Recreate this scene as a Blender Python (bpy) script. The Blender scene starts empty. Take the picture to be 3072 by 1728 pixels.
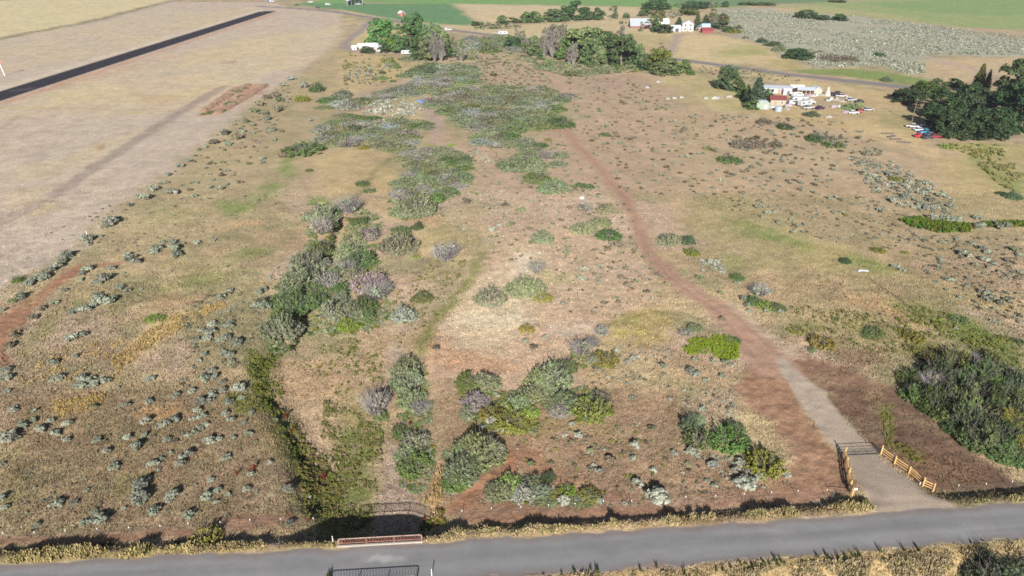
import bpy, math, random
import numpy as np
from mathutils import Vector

# ------------------------------------------------------------------ camera, sky, sun, exposure
SC = bpy.context.scene
COL = SC.collection
FPX, PITCH, HCAM = 2130.0, math.radians(27.0), 70.0      # focal length in 3072-px-wide photo pixels
cam = bpy.data.cameras.new('camera')
cam.sensor_width = 36.0
cam.lens = FPX / 3072 * 36
cam.clip_end = 20000
cam_ob = bpy.data.objects.new('camera', cam)
COL.objects.link(cam_ob)
cam_ob.location = (0, 0, HCAM)
cam_ob.rotation_euler = (math.pi / 2 - PITCH, 0, 0)
SC.camera = cam_ob

def ray(px, py):
    dx, dy = (px - 1536) / FPX, -(py - 864) / FPX
    return np.array([dx, math.cos(PITCH) + dy * math.sin(PITCH), -math.sin(PITCH) + dy * math.cos(PITCH)])

anti = Vector(ray(1590, 800)).normalized()               # where the sunlight travels to
SUN_EL = math.asin(-anti.z)
sun = bpy.data.lights.new('sun', 'SUN')
sun.energy = 5.0
sun.angle = math.radians(0.5)
sun.color = (1.0, 0.955, 0.89)
sun_ob = bpy.data.objects.new('sun', sun)
COL.objects.link(sun_ob)
sun_ob.rotation_euler = anti.to_track_quat('-Z', 'Y').to_euler()
W = bpy.data.worlds.new('World')
SC.world = W
W.use_nodes = True
sky = W.node_tree.nodes.new('ShaderNodeTexSky')
sky.sky_type = 'NISHITA'
sky.sun_disc = False
sky.sun_elevation = SUN_EL
sky.sun_rotation = math.atan2(-anti.x, -anti.y)
W.node_tree.links.new(sky.outputs[0], W.node_tree.nodes['Background'].inputs[0])
W.node_tree.nodes['Background'].inputs[1].default_value = 0.036
SC.view_settings.view_transform = 'Standard'
SC.view_settings.look = 'None'
SC.view_settings.exposure = 0.98
SC.view_settings.gamma = 1
SC.cycles.max_bounces = 4
SC.cycles.diffuse_bounces = 2
SC.cycles.transparent_max_bounces = 4
SC.cycles.filter_width = 1.7
SC.cycles.use_denoising = False

# ------------------------------------------------------------------ noise
def hash2(ix, iy, seed):
    h = (ix.astype(np.int64) * 374761393 + iy.astype(np.int64) * 668265263 + seed * 1442695041) & 0xFFFFFFFF
    h = ((h ^ (h >> 13)) * 1274126177) & 0xFFFFFFFF
    h = h ^ (h >> 16)
    return (h & 0xFFFFFF) / float(0xFFFFFF)

def vnoise(x, y, seed=0):
    ix, iy = np.floor(x), np.floor(y)
    fx, fy = x - ix, y - iy
    fx, fy = fx * fx * (3 - 2 * fx), fy * fy * (3 - 2 * fy)
    a, b = hash2(ix, iy, seed), hash2(ix + 1, iy, seed)
    c, d = hash2(ix, iy + 1, seed), hash2(ix + 1, iy + 1, seed)
    return (a * (1 - fx) + b * fx) * (1 - fy) + (c * (1 - fx) + d * fx) * fy

def fbm(x, y, scale, octs=4, seed=0, gain=0.5):
    x, y = np.asarray(x, float) / scale, np.asarray(y, float) / scale
    s, amp, tot = 0.0, 1.0, 0.0
    for o in range(octs):
        c, n = math.cos(0.6 + o), math.sin(0.6 + o)
        s = s + amp * vnoise(x * c - y * n + 17.3 * o, x * n + y * c - 9.1 * o, seed + o * 7)
        tot += amp
        amp *= gain
        x, y = x * 2.03, y * 2.03
    return s / tot

def sstep(a, b, x):
    t = np.clip((x - a) / (b - a), 0, 1)
    return t * t * (3 - 2 * t)

def lin(c):
    c = np.asarray(c, float) / 255.0
    return np.where(c <= 0.04045, c / 12.92, ((c + 0.055) / 1.055) ** 2.4)

# ------------------------------------------------------------------ survey: points read off the photo, in nine tiles
TILE = dict(A=(0, 0), B=(1024, 0), C=(2048, 0), D=(0, 576), E=(1024, 576), F=(2048, 576), G=(0, 1152), H=(1024, 1152), I=(2048, 1152))
TS = 1024 / 2576.0
def tpx(k, x, y):
    return TILE[k][0] + x * TS, TILE[k][1] + y * TS

def parse(s):
    out, k = [], 'A'
    for tok in s.split():
        if tok.isalpha():
            k = tok
        else:
            v = tok.split(',')
            n = [float(q) if q.replace('.', '').replace('-', '').isdigit() else q for q in v]
            px, py = tpx(k, n[0], n[1])
            out.append((px, py) + tuple(n[2:]))
    return out

def plane_at(px, py, z=0.0):
    d = ray(px, py)
    t = (z - HCAM) / d[2]
    return d[0] * t, d[1] * t

def poly_sd(X, Y, P):
    """signed distance (negative inside) of points to a closed polygon"""
    n = len(P)
    d2 = np.full(X.shape, 1e18)
    inside = np.zeros(X.shape, bool)
    for i in range(n):
        ax, ay = P[i]
        bx, by = P[(i + 1) % n]
        ex, ey = bx - ax, by - ay
        wx, wy = X - ax, Y - ay
        t = np.clip((wx * ex + wy * ey) / (ex * ex + ey * ey + 1e-12), 0, 1)
        d2 = np.minimum(d2, (wx - t * ex) ** 2 + (wy - t * ey) ** 2)
        cond = ((ay > Y) != (by > Y))
        xi = ax + (Y - ay) * ex / (ey if abs(ey) > 1e-12 else 1e-12)
        inside ^= cond & (X < xi)
    d = np.sqrt(d2)
    return np.where(inside, -d, d)

def line_d(X, Y, P, Wd):
    """distance to a polyline minus the half width there"""
    best = np.full(X.shape, 1e9)
    for i in range(len(P) - 1):
        ax, ay = P[i]
        bx, by = P[i + 1]
        ex, ey = bx - ax, by - ay
        wx, wy = X - ax, Y - ay
        t = np.clip((wx * ex + wy * ey) / (ex * ex + ey * ey + 1e-12), 0, 1)
        d = np.hypot(wx - t * ex, wy - t * ey) - 0.5 * (Wd[i] * (1 - t) + Wd[i + 1] * t)
        best = np.minimum(best, d)
    return best

# ------------------------------------------------------------------ terrain height
def road_top(x):
    return 66.7 + 0.079 * x + 0.0002 * x * x
ROADW = 6.0
GULLY = [plane_at(a, b) for a, b in parse(
    'G 2290,1130 2330,900 2260,620 2160,300 2010,40 D 1950,1180 2010,900 2150,640 2300,400 2480,330 E 60,60 '
    '330,150 560,260 860,420 980,560 860,700 740,880 600,1120 640,1300 H 690,40 720,600 690,1000 640,1180')]
LANE = [plane_at(a, b) for a, b in parse('I 2040,930 1500,940 1270,800 1230,480 1080,200 1300,200 1510,470 1720,680 1950,860')]
DITCH = [plane_at(a, b) for a, b in parse('D 2420,60 2545,160 2550,260 2480,420 2350,620 2310,760 2300,900 2200,1080')]
DITCH2 = [plane_at(a, b) for a, b in parse('D 2080,1100 1960,1250 1950,1449 G 2060,140 2190,360 2290,600 2420,830 2520,1010')]
BX0, BX1 = -21.9, -11.6                                   # the bridge spans this stretch of the road

def height(X, Y):
    X, Y = np.asarray(X, float), np.asarray(Y, float)
    d = Y - road_top(X)
    lane = sstep(2.5, -2.5, poly_sd(X, Y, LANE)) if X.size else 0
    z = -1.0 * sstep(0.9, 3.6, d) * (1 - lane) - 1.0 * lane * sstep(2.0, 16.0, d)
    z = z - 0.9 * sstep(-ROADW - 1.0, -ROADW - 5.0, d)
    far = sstep(75, 100, Y)
    z = z + far * 0.5 * (fbm(X, Y, 26.0, 3, 5) - 0.5) * 2 * sstep(330, 180, Y)
    away = sstep(1.5, 7.0, d)
    z = z + away * 0.14 * (fbm(X, Y, 2.2, 3, 9) - 0.5) * 2 * sstep(260, 130, Y) * (1 - 0.8 * lane)
    g = sstep(3.4, -4.2, poly_sd(X, Y, GULLY))
    depth = 2.6 * sstep(150, 72, Y) + 0.7
    z = z - g * depth * sstep(0.5, 3.0, d)
    z = z - 1.7 * sstep(.9, -.5, line_d(X, Y, DITCH, [.8, 2.4, 2.6, 2.6, 2.6, 2.4, 2, .6]))
    z = z - .75 * sstep(.38, .6, fbm(X, Y, 5.5, 2, 613)) * sstep(1.5, -1.2, line_d(X, Y, DITCH2, [.4, 1.6, 1.8, 2, 2.2, 2.4, 2.6, 2.8]) + .9 * (fbm(X, Y, 2.5, 3, 611) - .5)) * sstep(1.0, 4.0, d)
    # the creek runs on under the bridge
    ch = sstep(0.0, 0.5, X - BX0) * sstep(0.0, -0.5, X - BX1) * sstep(3.0, 0.2, d)
    z = np.minimum(z, -3.7 * ch + z * (1 - ch))
    return z

def at(px, py, dz=0.0):
    """the point of the terrain (plus dz) seen at a photo pixel"""
    z = 0.0
    for _ in range(7):
        x, y = plane_at(px, py, z + dz)
        z = 0.5 * z + 0.5 * float(height(np.array([x]), np.array([y]))[0]) if y < 200 else float(height(np.array([x]), np.array([y]))[0])
    return x, y, z

def hz(x, y):
    return float(height(np.array([float(x)]), np.array([float(y)]))[0])

def zdepth(x, y, z=0.0):
    return y * math.cos(PITCH) + (HCAM - z) * math.sin(PITCH)

def mpp(x, y):
    return zdepth(x, y) / FPX                             # metres per photo pixel

def top_z(px, py_top, y):
    d = ray(px, py_top)
    return HCAM + d[2] * y / d[1]
# ------------------------------------------------------------------ what covers the ground, patch by patch
# (kind, points, colour as it looks in sun, feather m, amount, break-up 0..1, class, bare 0..1, width m)
LAYERS = []
def L(s, c, f=1.5, a=1.0, br=0.0, cls=0, bare=None, bs=None):
    LAYERS.append(('p', [p[:2] for p in parse(s)], c, f, a, br, cls, bare, None, bs))
def S(s, w, c, f=1.0, a=1.0, br=0.0, cls=0, bare=None, bs=None):
    P = parse(s)
    ws = [p[2] if len(p) > 2 else w for p in P]
    LAYERS.append(('s', [p[:2] for p in P], c, f, a, br, cls, bare, ws, bs))

STRAW, PINK, TAN = (199, 178, 132), (186, 162, 138), (184, 158, 122)
# --- left: airfield, wheat, airstrip
L('A -700,300 0,285 600,170 900,100 1250,8 2030,8 2150,40 2576,95 2576,290 2200,590 1900,790 1500,1110 1000,1460 560,1849 180,2099 0,2209 -700,2700', (197, 178, 158), 5, bare=.6)
L('A -200,850 600,600 1300,420 2000,260 2576,180 2576,300 1700,640 1300,820 0,830', (208, 187, 144), 20, .9, .55, bs=34)
L('A -400,330 600,190 1200,80 1900,60 1500,130 700,330 -300,520', (203, 184, 150), 16, .7, .6, bs=26)
L('A 1500,560 2000,330 2500,180 2500,300 2100,560 1700,640', (205, 186, 150), 12, .6, .5, bs=20)
L('A -300,560 500,440 1100,320 1700,170 1900,60 1700,60 1000,260 300,420', (206, 186, 146), 14, .75, .45, bs=30)
L('A 0,1240 400,1180 900,1000 1100,960 900,1120 600,1240 200,1330', (203, 182, 138), 6, .5, .5, bs=9)
L('D 0,-20 330,-60 480,110 330,150 200,140', (205, 184, 132), 3, .5, .6, bs=5)
L('A 690,1100 760,1070 800,1090 740,1120', (176, 142, 88), 1.5, .8, .4)
L('A 960,700 1340,710 1300,750 1140,770', (196, 160, 108), 5, .5, .4)
L('A 1000,825 1080,820 1090,835 1010,840', (180, 172, 100), 2, .8)
L('A 1690,450 1780,450 1780,465 1690,465', (166, 140, 105), 3, .8, .3)
S('A 400,1449,5 780,1190,5 1200,930,5.5 1450,770,6 1680,640,6', 5, (163, 145, 133), 1.5, .8, bare=.7)
S('A 400,1449 170,1579 -60,1680', 5, (170, 150, 138), 2, .7, bare=.6)
S('A 0,800 500,800 1300,815', 3, (200, 170, 120), 2, .6)
S('A 0,950 140,860', 2.5, (176, 154, 138), 1.5, .6)
L('A -500,10 1250,-40 1250,5 900,95 600,165 0,275 -500,350', (213, 198, 150), 5, .95, .12, bs=40)
S('A -100,300 0,282 300,222 630,165 900,97 1250,8', 9, (126, 122, 92), 6, .85, .3)
S('A -100,700 0,650 1950,73', 8, (210, 192, 170), 3)
S('A -150,820 0,768 2085,90', 5, (196, 150, 124), 3, .8)
S('A 300,680 800,545 1300,400', 6, (192, 152, 124), 6, .5, .4)
L('A -200,733 0,672 1960,78 2085,75 0,745 -200,812', (54, 50, 60), .8, 1, 0, 'airstrip', 1)
L('A 60,665 260,640 260,655 90,680', (130, 125, 130), 1.5, .25, .5, 'airstrip', 1)
# --- orange soil windrows in the field
L('A 1480,860 1560,800 1690,700 1760,640 1930,620 2030,625 1960,690 1840,750 1700,830 1600,860', (188, 138, 106), 2.0, .85, .5, bs=4, bare=1)
# --- base of the parcel
L('A 2576,290 2200,590 1900,790 1500,1110 1000,1460 560,1849 300,2010 D 150,690 700,700 1400,400 2100,0 A 2576,1200', (176, 158, 118), 6, .7, .3)
# --- far fields at the top
L('B -400,40 0,-40 2576,-40 C 1100,-40 1100,10 700,20 300,50 0,60 B 2300,45 1700,30 840,22 150,12', (122, 164, 92), 8, 1, .1, 'crop_field', .5)
L('B -330,15 150,20 840,20 940,95 1020,160 940,182 700,172 430,140 0,65 -200,45', (104, 146, 98), 4, 1, .08, 'crop_field', .5)
L('C -200,-40 1100,-40 1150,8 700,22 300,40 0,40', (112, 140, 102), 12, .9, .2, 'crop_field', .5)
L('B 850,22 1700,38 2300,48 2300,100 2000,140 1500,140 1200,170 1040,190 1020,160 940,95', (206, 186, 144), 8, 1, .1, bs=60)
L('B 430,145 940,185 1050,190 1200,210 1450,170 1700,160 2300,130 2700,90 2700,330 2200,240 2000,225 1560,300 1480,290 1260,260 1000,240 700,190', (205, 184, 138), 6, 1, .1, bs=50)
L('B 0,68 430,145 700,178 700,196 430,160 0,92', (206, 182, 140), 4)
L('B 2150,230 2500,250 2480,340 2300,400 2180,320', (188, 174, 118), 12, .8, .4, bs=40)
L('C 700,45 1150,5 1500,-10 2700,-20 2700,225 2100,195 1800,160 1300,108 900,80', (150, 166, 106), 12, 1, .1, 'crop_field', .4)
L('C 700,45 950,30 1300,60 1600,110 1900,165 1300,108 900,82', (178, 172, 120), 10, .8, .2)
L('C 1400,20 2000,-10 2700,-20 2700,110 2200,100 1700,70', (130, 160, 94), 14, .8, .2, 'crop_field', .4)
L('C 2060,190 2700,240 2700,330 2300,285', (190, 164, 132), 8, .9, .2)
L('C 250,60 700,50 900,85 1300,112 1800,172 2100,215 2700,320 2700,420 1850,405 1840,545 1700,545 1500,470 960,500 920,455 750,410 640,330 400,270 330,160', (174, 172, 150), 6, 1, .15, bs=30)
L('C 700,50 870,60 850,110 700,90', (206, 178, 136), 5, .8, .3)
L('C -60,255 330,255 420,285 640,345 770,440 700,470 400,470 0,432 B 2480,425 2470,380 2530,250', (208, 185, 136), 5, 1, .1, bs=30)
L('C 280,390 330,350 450,325 600,345 640,380 500,415 350,420', (166, 164, 96), 10, .85, .25, bs=20)
L('C 600,440 760,430 930,480 900,520 700,500', (184, 168, 106), 6, .7, .4)
L('C 850,512 1300,502 1800,570 1980,600 1900,680 1700,620 1200,560 900,535', (130, 150, 72), 4, .95, .25, bs=14)
L('C 1840,430 2700,410 2700,640 2250,590 2000,600 1700,560 1860,520', (200, 174, 132), 8, .9, .25, bs=24)
S('C 1880,430 2050,470 2250,520 2350,600', 9, (190, 170, 152), 5, .8, bare=.6)
L('C 2250,560 2450,560 2450,640 2250,640', (164, 134, 116), 6, .6, .3)
L('C -60,440 700,560 1600,680 1640,760 1300,700 850,640 400,520 0,500', (203, 179, 128), 5, .9, .2, bs=18)
L('B 200,140 700,200 620,330 60,370 30,330', (198, 182, 126), 6, .9, .3, bs=26)
# --- the middle: slopes, floodplain, terrace
L('B 0,380 480,420 480,560 0,720', (198, 174, 118), 7, .8, .45, bs=12)
L('B 1000,390 1700,540 2300,560 2576,800 2576,1449 E 2100,0 700,0 B 950,1300 900,1000 1700,950 1700,700 1000,640', (186, 158, 130), 8, .85, .2, bs=20)
L('B 1600,540 2350,560 2300,640 2000,680 1700,640', (180, 152, 130), 8, .6, .3)
L('C -100,520 500,620 560,760 400,860 0,760', (190, 176, 118), 8, .8, .4, bs=16)
L('C -100,800 700,850 1200,900 1700,1000 2100,1100 2000,1449 0,1449', (187, 162, 128), 8, .9, .2, bs=24)
L('C 700,680 1700,680 1800,900 1750,1050 1000,900 560,840', (194, 170, 120), 6, .9, .3, bs=14)
L('C 860,740 1250,740 1200,800 900,810', (182, 160, 130), 3, .8, .2)
L('C 1300,830 1750,820 1850,960 1600,950', (160, 152, 98), 5, .7, .5, bs=9)
L('C 1100,900 1600,960 1900,1080 1950,1200 1600,1080 1200,980', (208, 180, 130), 5, .8, .35, bs=12)
L('C 2000,1060 2576,1080 2576,1700 2300,1500 2200,1300', (188, 172, 108), 6, .8, .45, bs=14)
L('C 2250,1150 2400,1250 2576,1380 2576,1449 2400,1400 2300,1300 2200,1180', (134, 148, 74), 4, .9, .4, bs=7)
L('C 2050,1055 2350,1060 2400,1200 2250,1160', (158, 162, 82), 4, .8, .35, bs=6)
L('C 1900,1150 2200,1200 2500,1449 F 2576,0 2576,220 2200,200 1900,100', (196, 174, 118), 6, .8, .4, bs=16)
L('E 640,60 900,-40 2050,-20 2200,180 2250,400 1500,440 1150,380 900,300', (190, 166, 142), 5, .8, .25, bs=10)
for s_ in ('C 0,1000 300,1040 700,1180 1100,1260 1700,1449', 'F 0,300 300,250 700,120 1100,-20', 'B 1760,560 1900,760 1960,900 1850,980', 'F 500,640 900,560 1300,640 1800,720 2576,860', 'D 800,480 1200,560 1700,500 2050,420', 'D 1000,1449 1200,1150 1450,960 1700,860 1900,760', 'E 1600,300 1700,500 1650,700 1900,900', 'G 600,0 1000,300 1500,560 2000,800', 'H 1300,420 1700,380 2100,420 2400,300'):
    S(s_, 1.1, (200, 176, 148), .7, .5, .4, bare=.5, bs=3)
L('F -60,0 2576,0 2576,900 2100,700 1500,560 900,500 400,200 0,200', (185, 159, 126), 8, .7, .25, bs=16)
L('F 0,20 500,0 900,200 1100,420 1600,560 1500,600 900,520 500,540 380,560 300,420 100,260', (178, 164, 112), 6, .75, .45, bs=10)
L('F 380,180 520,200 700,260 1000,360 1090,410 1000,430 700,330 420,270', (138, 152, 78), 3, .95, .3, bs=5)
L('F 1160,400 1500,500 1680,570 1500,580 1280,520 1150,460', (138, 152, 76), 3, .95, .3, bs=4)
L('F 320,440 430,470 440,550 360,540', (140, 146, 80), 2.5, .8, .4)
L('F 80,220 330,420 420,560 340,520 200,400', (158, 152, 92), 3, .6, .4, bs=5)
L('F 1000,380 1280,400 1200,470 1000,460', (196, 172, 112), 3, .8, .3)
L('F 1700,560 2576,780 2576,920 2100,760 1650,640', (190, 168, 120), 4, .7, .4, bs=10)
L('F 1780,480 2576,400 2576,760 2050,640', (178, 152, 128), 6, .7, .3, bs=10)
L('F 300,560 900,560 1500,640 1900,820 2200,1000 1800,1000 1300,820 700,800 420,720', (192, 161, 124), 4, .8, .35, bs=8)
L('F 1180,760 1500,780 1700,900 1900,980 1700,1000 1400,880', (204, 164, 116), 3, .8, .4, bs=4)
L('F 780,800 1300,860 1800,1020 1600,1200 1100,1080 750,940', (172, 152, 108), 3, .8, .4, bs=4)
L('F 900,930 1050,960 1060,1000 930,980', (140, 146, 66), 2, .85, .3)
L('F 1560,780 1900,800 2200,960 2576,1180 2576,1330 2200,1150 1800,980', (136, 144, 70), 4, .95, .4, bs=5)
L('F 2000,880 2350,1050 2576,1160 2576,1300 2250,1130 2000,1000', (118, 134, 58), 3, .95, .35, bs=3.5)
L('F 1640,1040 2000,1100 2000,1200 1700,1160', (142, 142, 64), 2.5, .9, .4, bs=3)
L('F 1280,870 1560,1000 1560,1100 1380,1080 1250,960', (150, 144, 84), 2.5, .8, .45, bs=3)
S('F 1390,600,.3 1500,680,.5 1640,770,.6 1780,870,.6 1890,940,.4', .5, (82, 66, 54), .35, .9, .1)
# terrace: pale stony soil, base tones lightened further for the glow opposite the sun
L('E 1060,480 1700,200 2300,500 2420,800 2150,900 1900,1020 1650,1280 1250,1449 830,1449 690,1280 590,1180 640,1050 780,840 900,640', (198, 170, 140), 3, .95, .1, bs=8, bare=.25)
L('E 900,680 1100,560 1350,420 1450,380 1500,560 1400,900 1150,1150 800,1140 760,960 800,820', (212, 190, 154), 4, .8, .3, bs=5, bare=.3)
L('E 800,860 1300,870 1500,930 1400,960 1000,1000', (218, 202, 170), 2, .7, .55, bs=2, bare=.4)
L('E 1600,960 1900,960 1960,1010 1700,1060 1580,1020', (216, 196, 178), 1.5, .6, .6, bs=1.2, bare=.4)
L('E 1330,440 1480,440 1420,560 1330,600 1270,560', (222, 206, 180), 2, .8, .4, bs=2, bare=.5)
L('E 1500,560 1700,580 1750,640 1560,660', (168, 164, 104), 2.5, .7, .4, bs=3)
L('E 600,1160 700,1020 900,1150 1200,1250 1400,1250 1200,1340 900,1300 650,1260', (196, 150, 112), 2, .75, .35, bs=4)
L('E 680,1230 820,1300 830,1449 700,1449 H 760,60 690,20', (186, 150, 126), 1.2, .85, .2, bare=.7)
S('E 1050,430 1000,600 830,780 700,930 620,1040 590,1180', 2.6, (140, 140, 76), 1.3, .85, .3, bs=2)
L('E 2000,960 2300,860 2500,880 2460,1100 2200,1180 1950,1120', (178, 160, 96), 2.5, .8, .45, bs=3)
L('E 2050,920 2250,900 2200,960 2000,980', (156, 154, 82), 1.5, .8, .4, bs=2)
L('E 2080,1000 2300,1010 2280,1060 2080,1050', (186, 182, 88), 1.5, .6, .5, bs=1.5)
L('E 1700,1280 2000,1260 2200,1449 1900,1449', (190, 158, 114), 2.5, .7, .3, bs=3)
L('E 950,480 1080,120 1000,0 700,180 560,180 640,380 800,420', (178, 160, 110), 4, .7, .4, bs=6)
L('E 520,160 780,140 720,250 540,220', (198, 160, 122), 2.5, .8, .3)
# green swales among the willows and on the left slope
for s_ in ('B 640,740 900,650 1200,650 1500,640 1720,710 1660,940 1330,1000 1100,1010 850,930 680,800', 'A 2430,960 B 0,850 430,900 600,1040 380,1120 0,1090', 'B 480,1120 740,1080 940,1220 850,1449 400,1449 450,1180', 'B 60,760 350,680 640,620 990,500 1000,610 560,700 130,790'):
    L(s_, (146, 146, 104), 10, .75, .3, bs=8)
L('B 480,1120 640,1060 760,1080 420,1190 200,1360 80,1449 E 0,60 -40,0 B 60,1420 300,1240', (148, 150, 90), 5, .8, .3, bs=8)
L('B 600,780 640,770 760,900 720,960 B 640,860', (182, 156, 140), 2.5, .95, bare=1)
S('B 615,775 680,850 735,930 700,1040', 5, (180, 154, 136), 2, .85, bare=.8)
S('B 400,1140 240,1300 130,1449 E 100,30', 2.2, (112, 108, 80), 1, .7, .3)
L('B 0,1100 400,1130 250,1290 60,1449 -200,1449 -200,1150', (192, 168, 118), 5, .8, .35, bs=12)
L('B 180,1420 330,1230 480,1250 420,1449', (200, 172, 112), 4, .7, .4, bs=9)
L('A 2140,1180 2230,1160 2200,1300 2140,1320', (132, 152, 74), 3, .95, .25)
L('D 1640,60 1900,-20 2000,-80 2100,-60 1950,60 1800,140 1650,130', (132, 148, 76), 4, .95, .35, bs=5)
L('D 2280,20 2430,10 2460,60 2300,70', (132, 150, 76), 3, .95, .25)
L('A 1880,1449 1960,1390 2080,1400 2040,1449 D 1900,40', (130, 150, 74), 3.5, .95, .25)
L('D 1650,0 2250,-40 2280,150 2000,180 1900,100', (180, 160, 130), 5, .5, .3)
L('D 1700,210 1950,190 2000,230 1750,250', (206, 164, 124), 2.5, .7, .4, bs=5)
L('D 1250,100 1400,110 1420,200 1150,200', (178, 166, 104), 3, .6, .5, bs=4)
L('D 1820,430 2050,390 2080,430 1850,500 1700,520', (130, 144, 74), 3, .95, .3, bs=3.5)
L('D 1400,600 1600,560 1680,640 1560,720 1300,720 1290,680', (134, 142, 76), 3, .9, .3, bs=4)
L('D 1300,440 1420,500 1560,480 1740,490 1700,560 1400,640', (166, 154, 102), 4, .5, .4, bs=5)
L('D 1100,760 1650,760 1620,820 1300,860 1080,900', (190, 152, 116), 3, .7, .4, bs=6)
L('D 1060,1060 1300,900 1680,790 1690,830 1400,980 1150,1130 900,1300 840,1380 820,1240', (206, 176, 110), 1.8, .8, .55, bs=2)
L('D 840,960 1050,980 1030,1060 880,1040', (140, 140, 84), 2, .7, .4)
L('D 130,1200 260,1000 420,840 500,860 360,1060 240,1240', (152, 148, 88), 2, .75, .4, bs=3)
L('D 540,800 680,780 690,830 560,850', (136, 146, 88), 1.5, .8, .3)
L('D 660,1220 900,1060 1000,1180 800,1300', (160, 139, 126), 3, .8, .3, bs=4)
L('D 150,1280 600,1260 560,1449 100,1449', (170, 148, 124), 3, .6, .3, bs=4)
# red cut bank
L('D -60,960 60,860 250,730 420,600 560,520 800,505 960,490 900,520 640,540 560,600 420,700 260,850 140,990 60,1100 -40,1280 -120,1280', (170, 120, 90), .9, .92, .15, bare=1)
L('D 0,1180 110,1240 60,1290 0,1290', (150, 92, 62), .6, .8, .2)
# lower left slope
L('G 0,0 2100,0 2200,400 2300,900 2200,1000 0,1090', (156, 128, 101), 4, .92, .15, bs=6)  # dry brown soil, with vignette darkening put into the colour
for s_, q in (('G 0,0 2100,0 2200,400 2300,900 2200,1000 0,1090', 2.5), ('D 150,690 700,700 1400,400 2100,0 2300,200 2050,700 1900,1200 2100,1449 0,1449', 4), ('H 700,0 2576,0 2576,900 700,1000', 2.2), ('F 0,0 2576,0 2576,900 1500,1000 0,500', 5)):
    L(s_, (146, 138, 94), 4, .42, .8, bs=q)
L('G 1100,130 1400,90 1440,180 1200,260 1000,200', (192, 152, 104), 2, .75, .4, bs=2.5)
L('G 400,100 780,30 760,110 480,210 380,200', (192, 164, 96), 1.5, .7, .5, bs=1.4)
L('G 1700,60 2000,0 2050,150 1800,200', (132, 134, 70), 1.5, .8, .4, bs=2)
L('G 2050,0 2200,0 2150,120 2060,60', (124, 132, 64), 1, .7, .4)
L('G 0,480 260,560 200,860 0,900', (146, 138, 86), 3, .7, .4, bs=3)
L('G 900,640 1080,640 1050,760 900,800', (140, 130, 78), 1.5, .7, .4)
L('G 1960,300 2250,300 2400,800 2300,900 2200,560 2000,420', (152, 138, 82), 2, .75, .45, bs=2)
# gully floor
L('G 2290,1130 2330,900 2260,620 2160,300 2010,40 D 1950,1180 2060,1160 2576,1160 E 330,1000 590,1180 640,1300 H 690,40 720,600 690,1000 640,1180', (178, 152, 118), 1.5, .9, .2, bs=3)
L('H -100,180 300,200 250,500 200,900 60,1000 -150,1000 -60,600', (124, 132, 64), 2, .95, .35, bs=1.6)
L('G 2200,540 2480,620 2560,1000 2400,1000 2300,760', (128, 126, 60), 1.5, .9, .4, bs=1.6)
L('H -150,-60 250,-60 200,180 -100,200', (160, 148, 90), 1.5, .7, .5, bs=1.5)
L('H 330,280 430,340 480,560 640,800 600,960 180,1000 230,800 300,560', (170, 148, 130), 1.0, .9, .3, bare=.5, bs=1.2)
L('E 320,1100 400,1040 500,1080 450,1300 330,1300', (178, 156, 134), 1, .9, .2, bare=.6)
L('E 400,1000 460,900 560,960 640,860 700,740 680,820 500,1000', (176, 156, 132), 1, .8, .3, bare=.4)
L('D 2050,1180 2300,1180 2450,1120 2576,1200 2576,1449 2050,1449', (190, 158, 120), 1.5, .7, .4, bs=2)
L('G 2100,20 2576,20 2576,420 2300,520 2180,260', (192, 164, 130), 2, .75, .45, bs=1.5)
L('D 1850,1160 2000,1180 2040,1290 1940,1449 1860,1449', (136, 138, 66), 1.2, .85, .4, bs=1.5)
S('H 745,540 720,680 690,820 650,960', 2.2, (208, 172, 116), .8, .9, .25)
S('D 2080,1100 1960,1250 1950,1449 G 2060,140 2190,360 2290,600 2420,830 2520,1010', 3.2, (122, 122, 62), 1.5, .85, .4, bs=2)
# ground between the gully and the lane
L('H 700,0 2576,0 2576,900 1500,940 700,1000', (163, 134, 106), 3, .88, .15, bs=4)  # brown soil; this base tone also carries the vignette's darkening
L('H 900,40 1500,60 1480,340 1000,300', (152, 142, 78), 2, .7, .5, bs=2)
L('H 1450,180 2000,220 2100,330 1600,300', (170, 152, 98), 2, .6, .45, bs=2.5)
L('H 1240,440 1340,440 1320,560 1250,640 1100,720 960,900 800,960 780,860 960,740 1180,600', (166, 118, 86), .8, .95, .15, bare=1)
L('H 1320,430 1500,480 1640,640 1840,700 1700,740 1500,700 1350,560', (164, 122, 92), 1, .85, .3, bare=.7)
L('H 1900,760 2150,800 2300,880 2000,880', (158, 118, 96), 1, .8, .2, bare=.8)
L('H 780,900 1100,860 1700,880 2576,890 2576,960 1700,1010 900,1010', (156, 116, 90), .8, .9, .2, bare=.8)
# fence line soil, left
L('G -100,1110 500,1090 1000,1065 1500,1040 1700,960 2200,920 2250,1000 1900,1060 1500,1110 1000,1130 700,1180 -100,1190', (150, 112, 88), .7, .9, .15, bare=.8)
# roadside grass strip and verge
L('G -100,1240 300,1210 1000,1190 1500,1180 2000,1140 2576,1110 H 20,1150 -40,1240 G 2000,1270 1000,1310 -100,1370', (182, 162, 106), .6, .9, .2)
L('G 1880,1150 2150,1130 2150,1230 1920,1240', (150, 126, 112), .5, .9, .2, bare=.8)
L('H 590,1190 760,1050 1000,1000 1500,1060 2576,1000 2576,1080 1600,1130 600,1200', (196, 170, 122), .6, .9, .2)
L('I -20,1060 -20,960 600,940 1000,900 1420,830 1430,950 1000,1000', (160, 136, 96), .6, .9, .2)
L('I 1880,840 2576,800 2576,870 2080,900', (110, 98, 72), .6, .9, .3)  # dark band: the embankment's shadow, put into the ground colour
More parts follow.
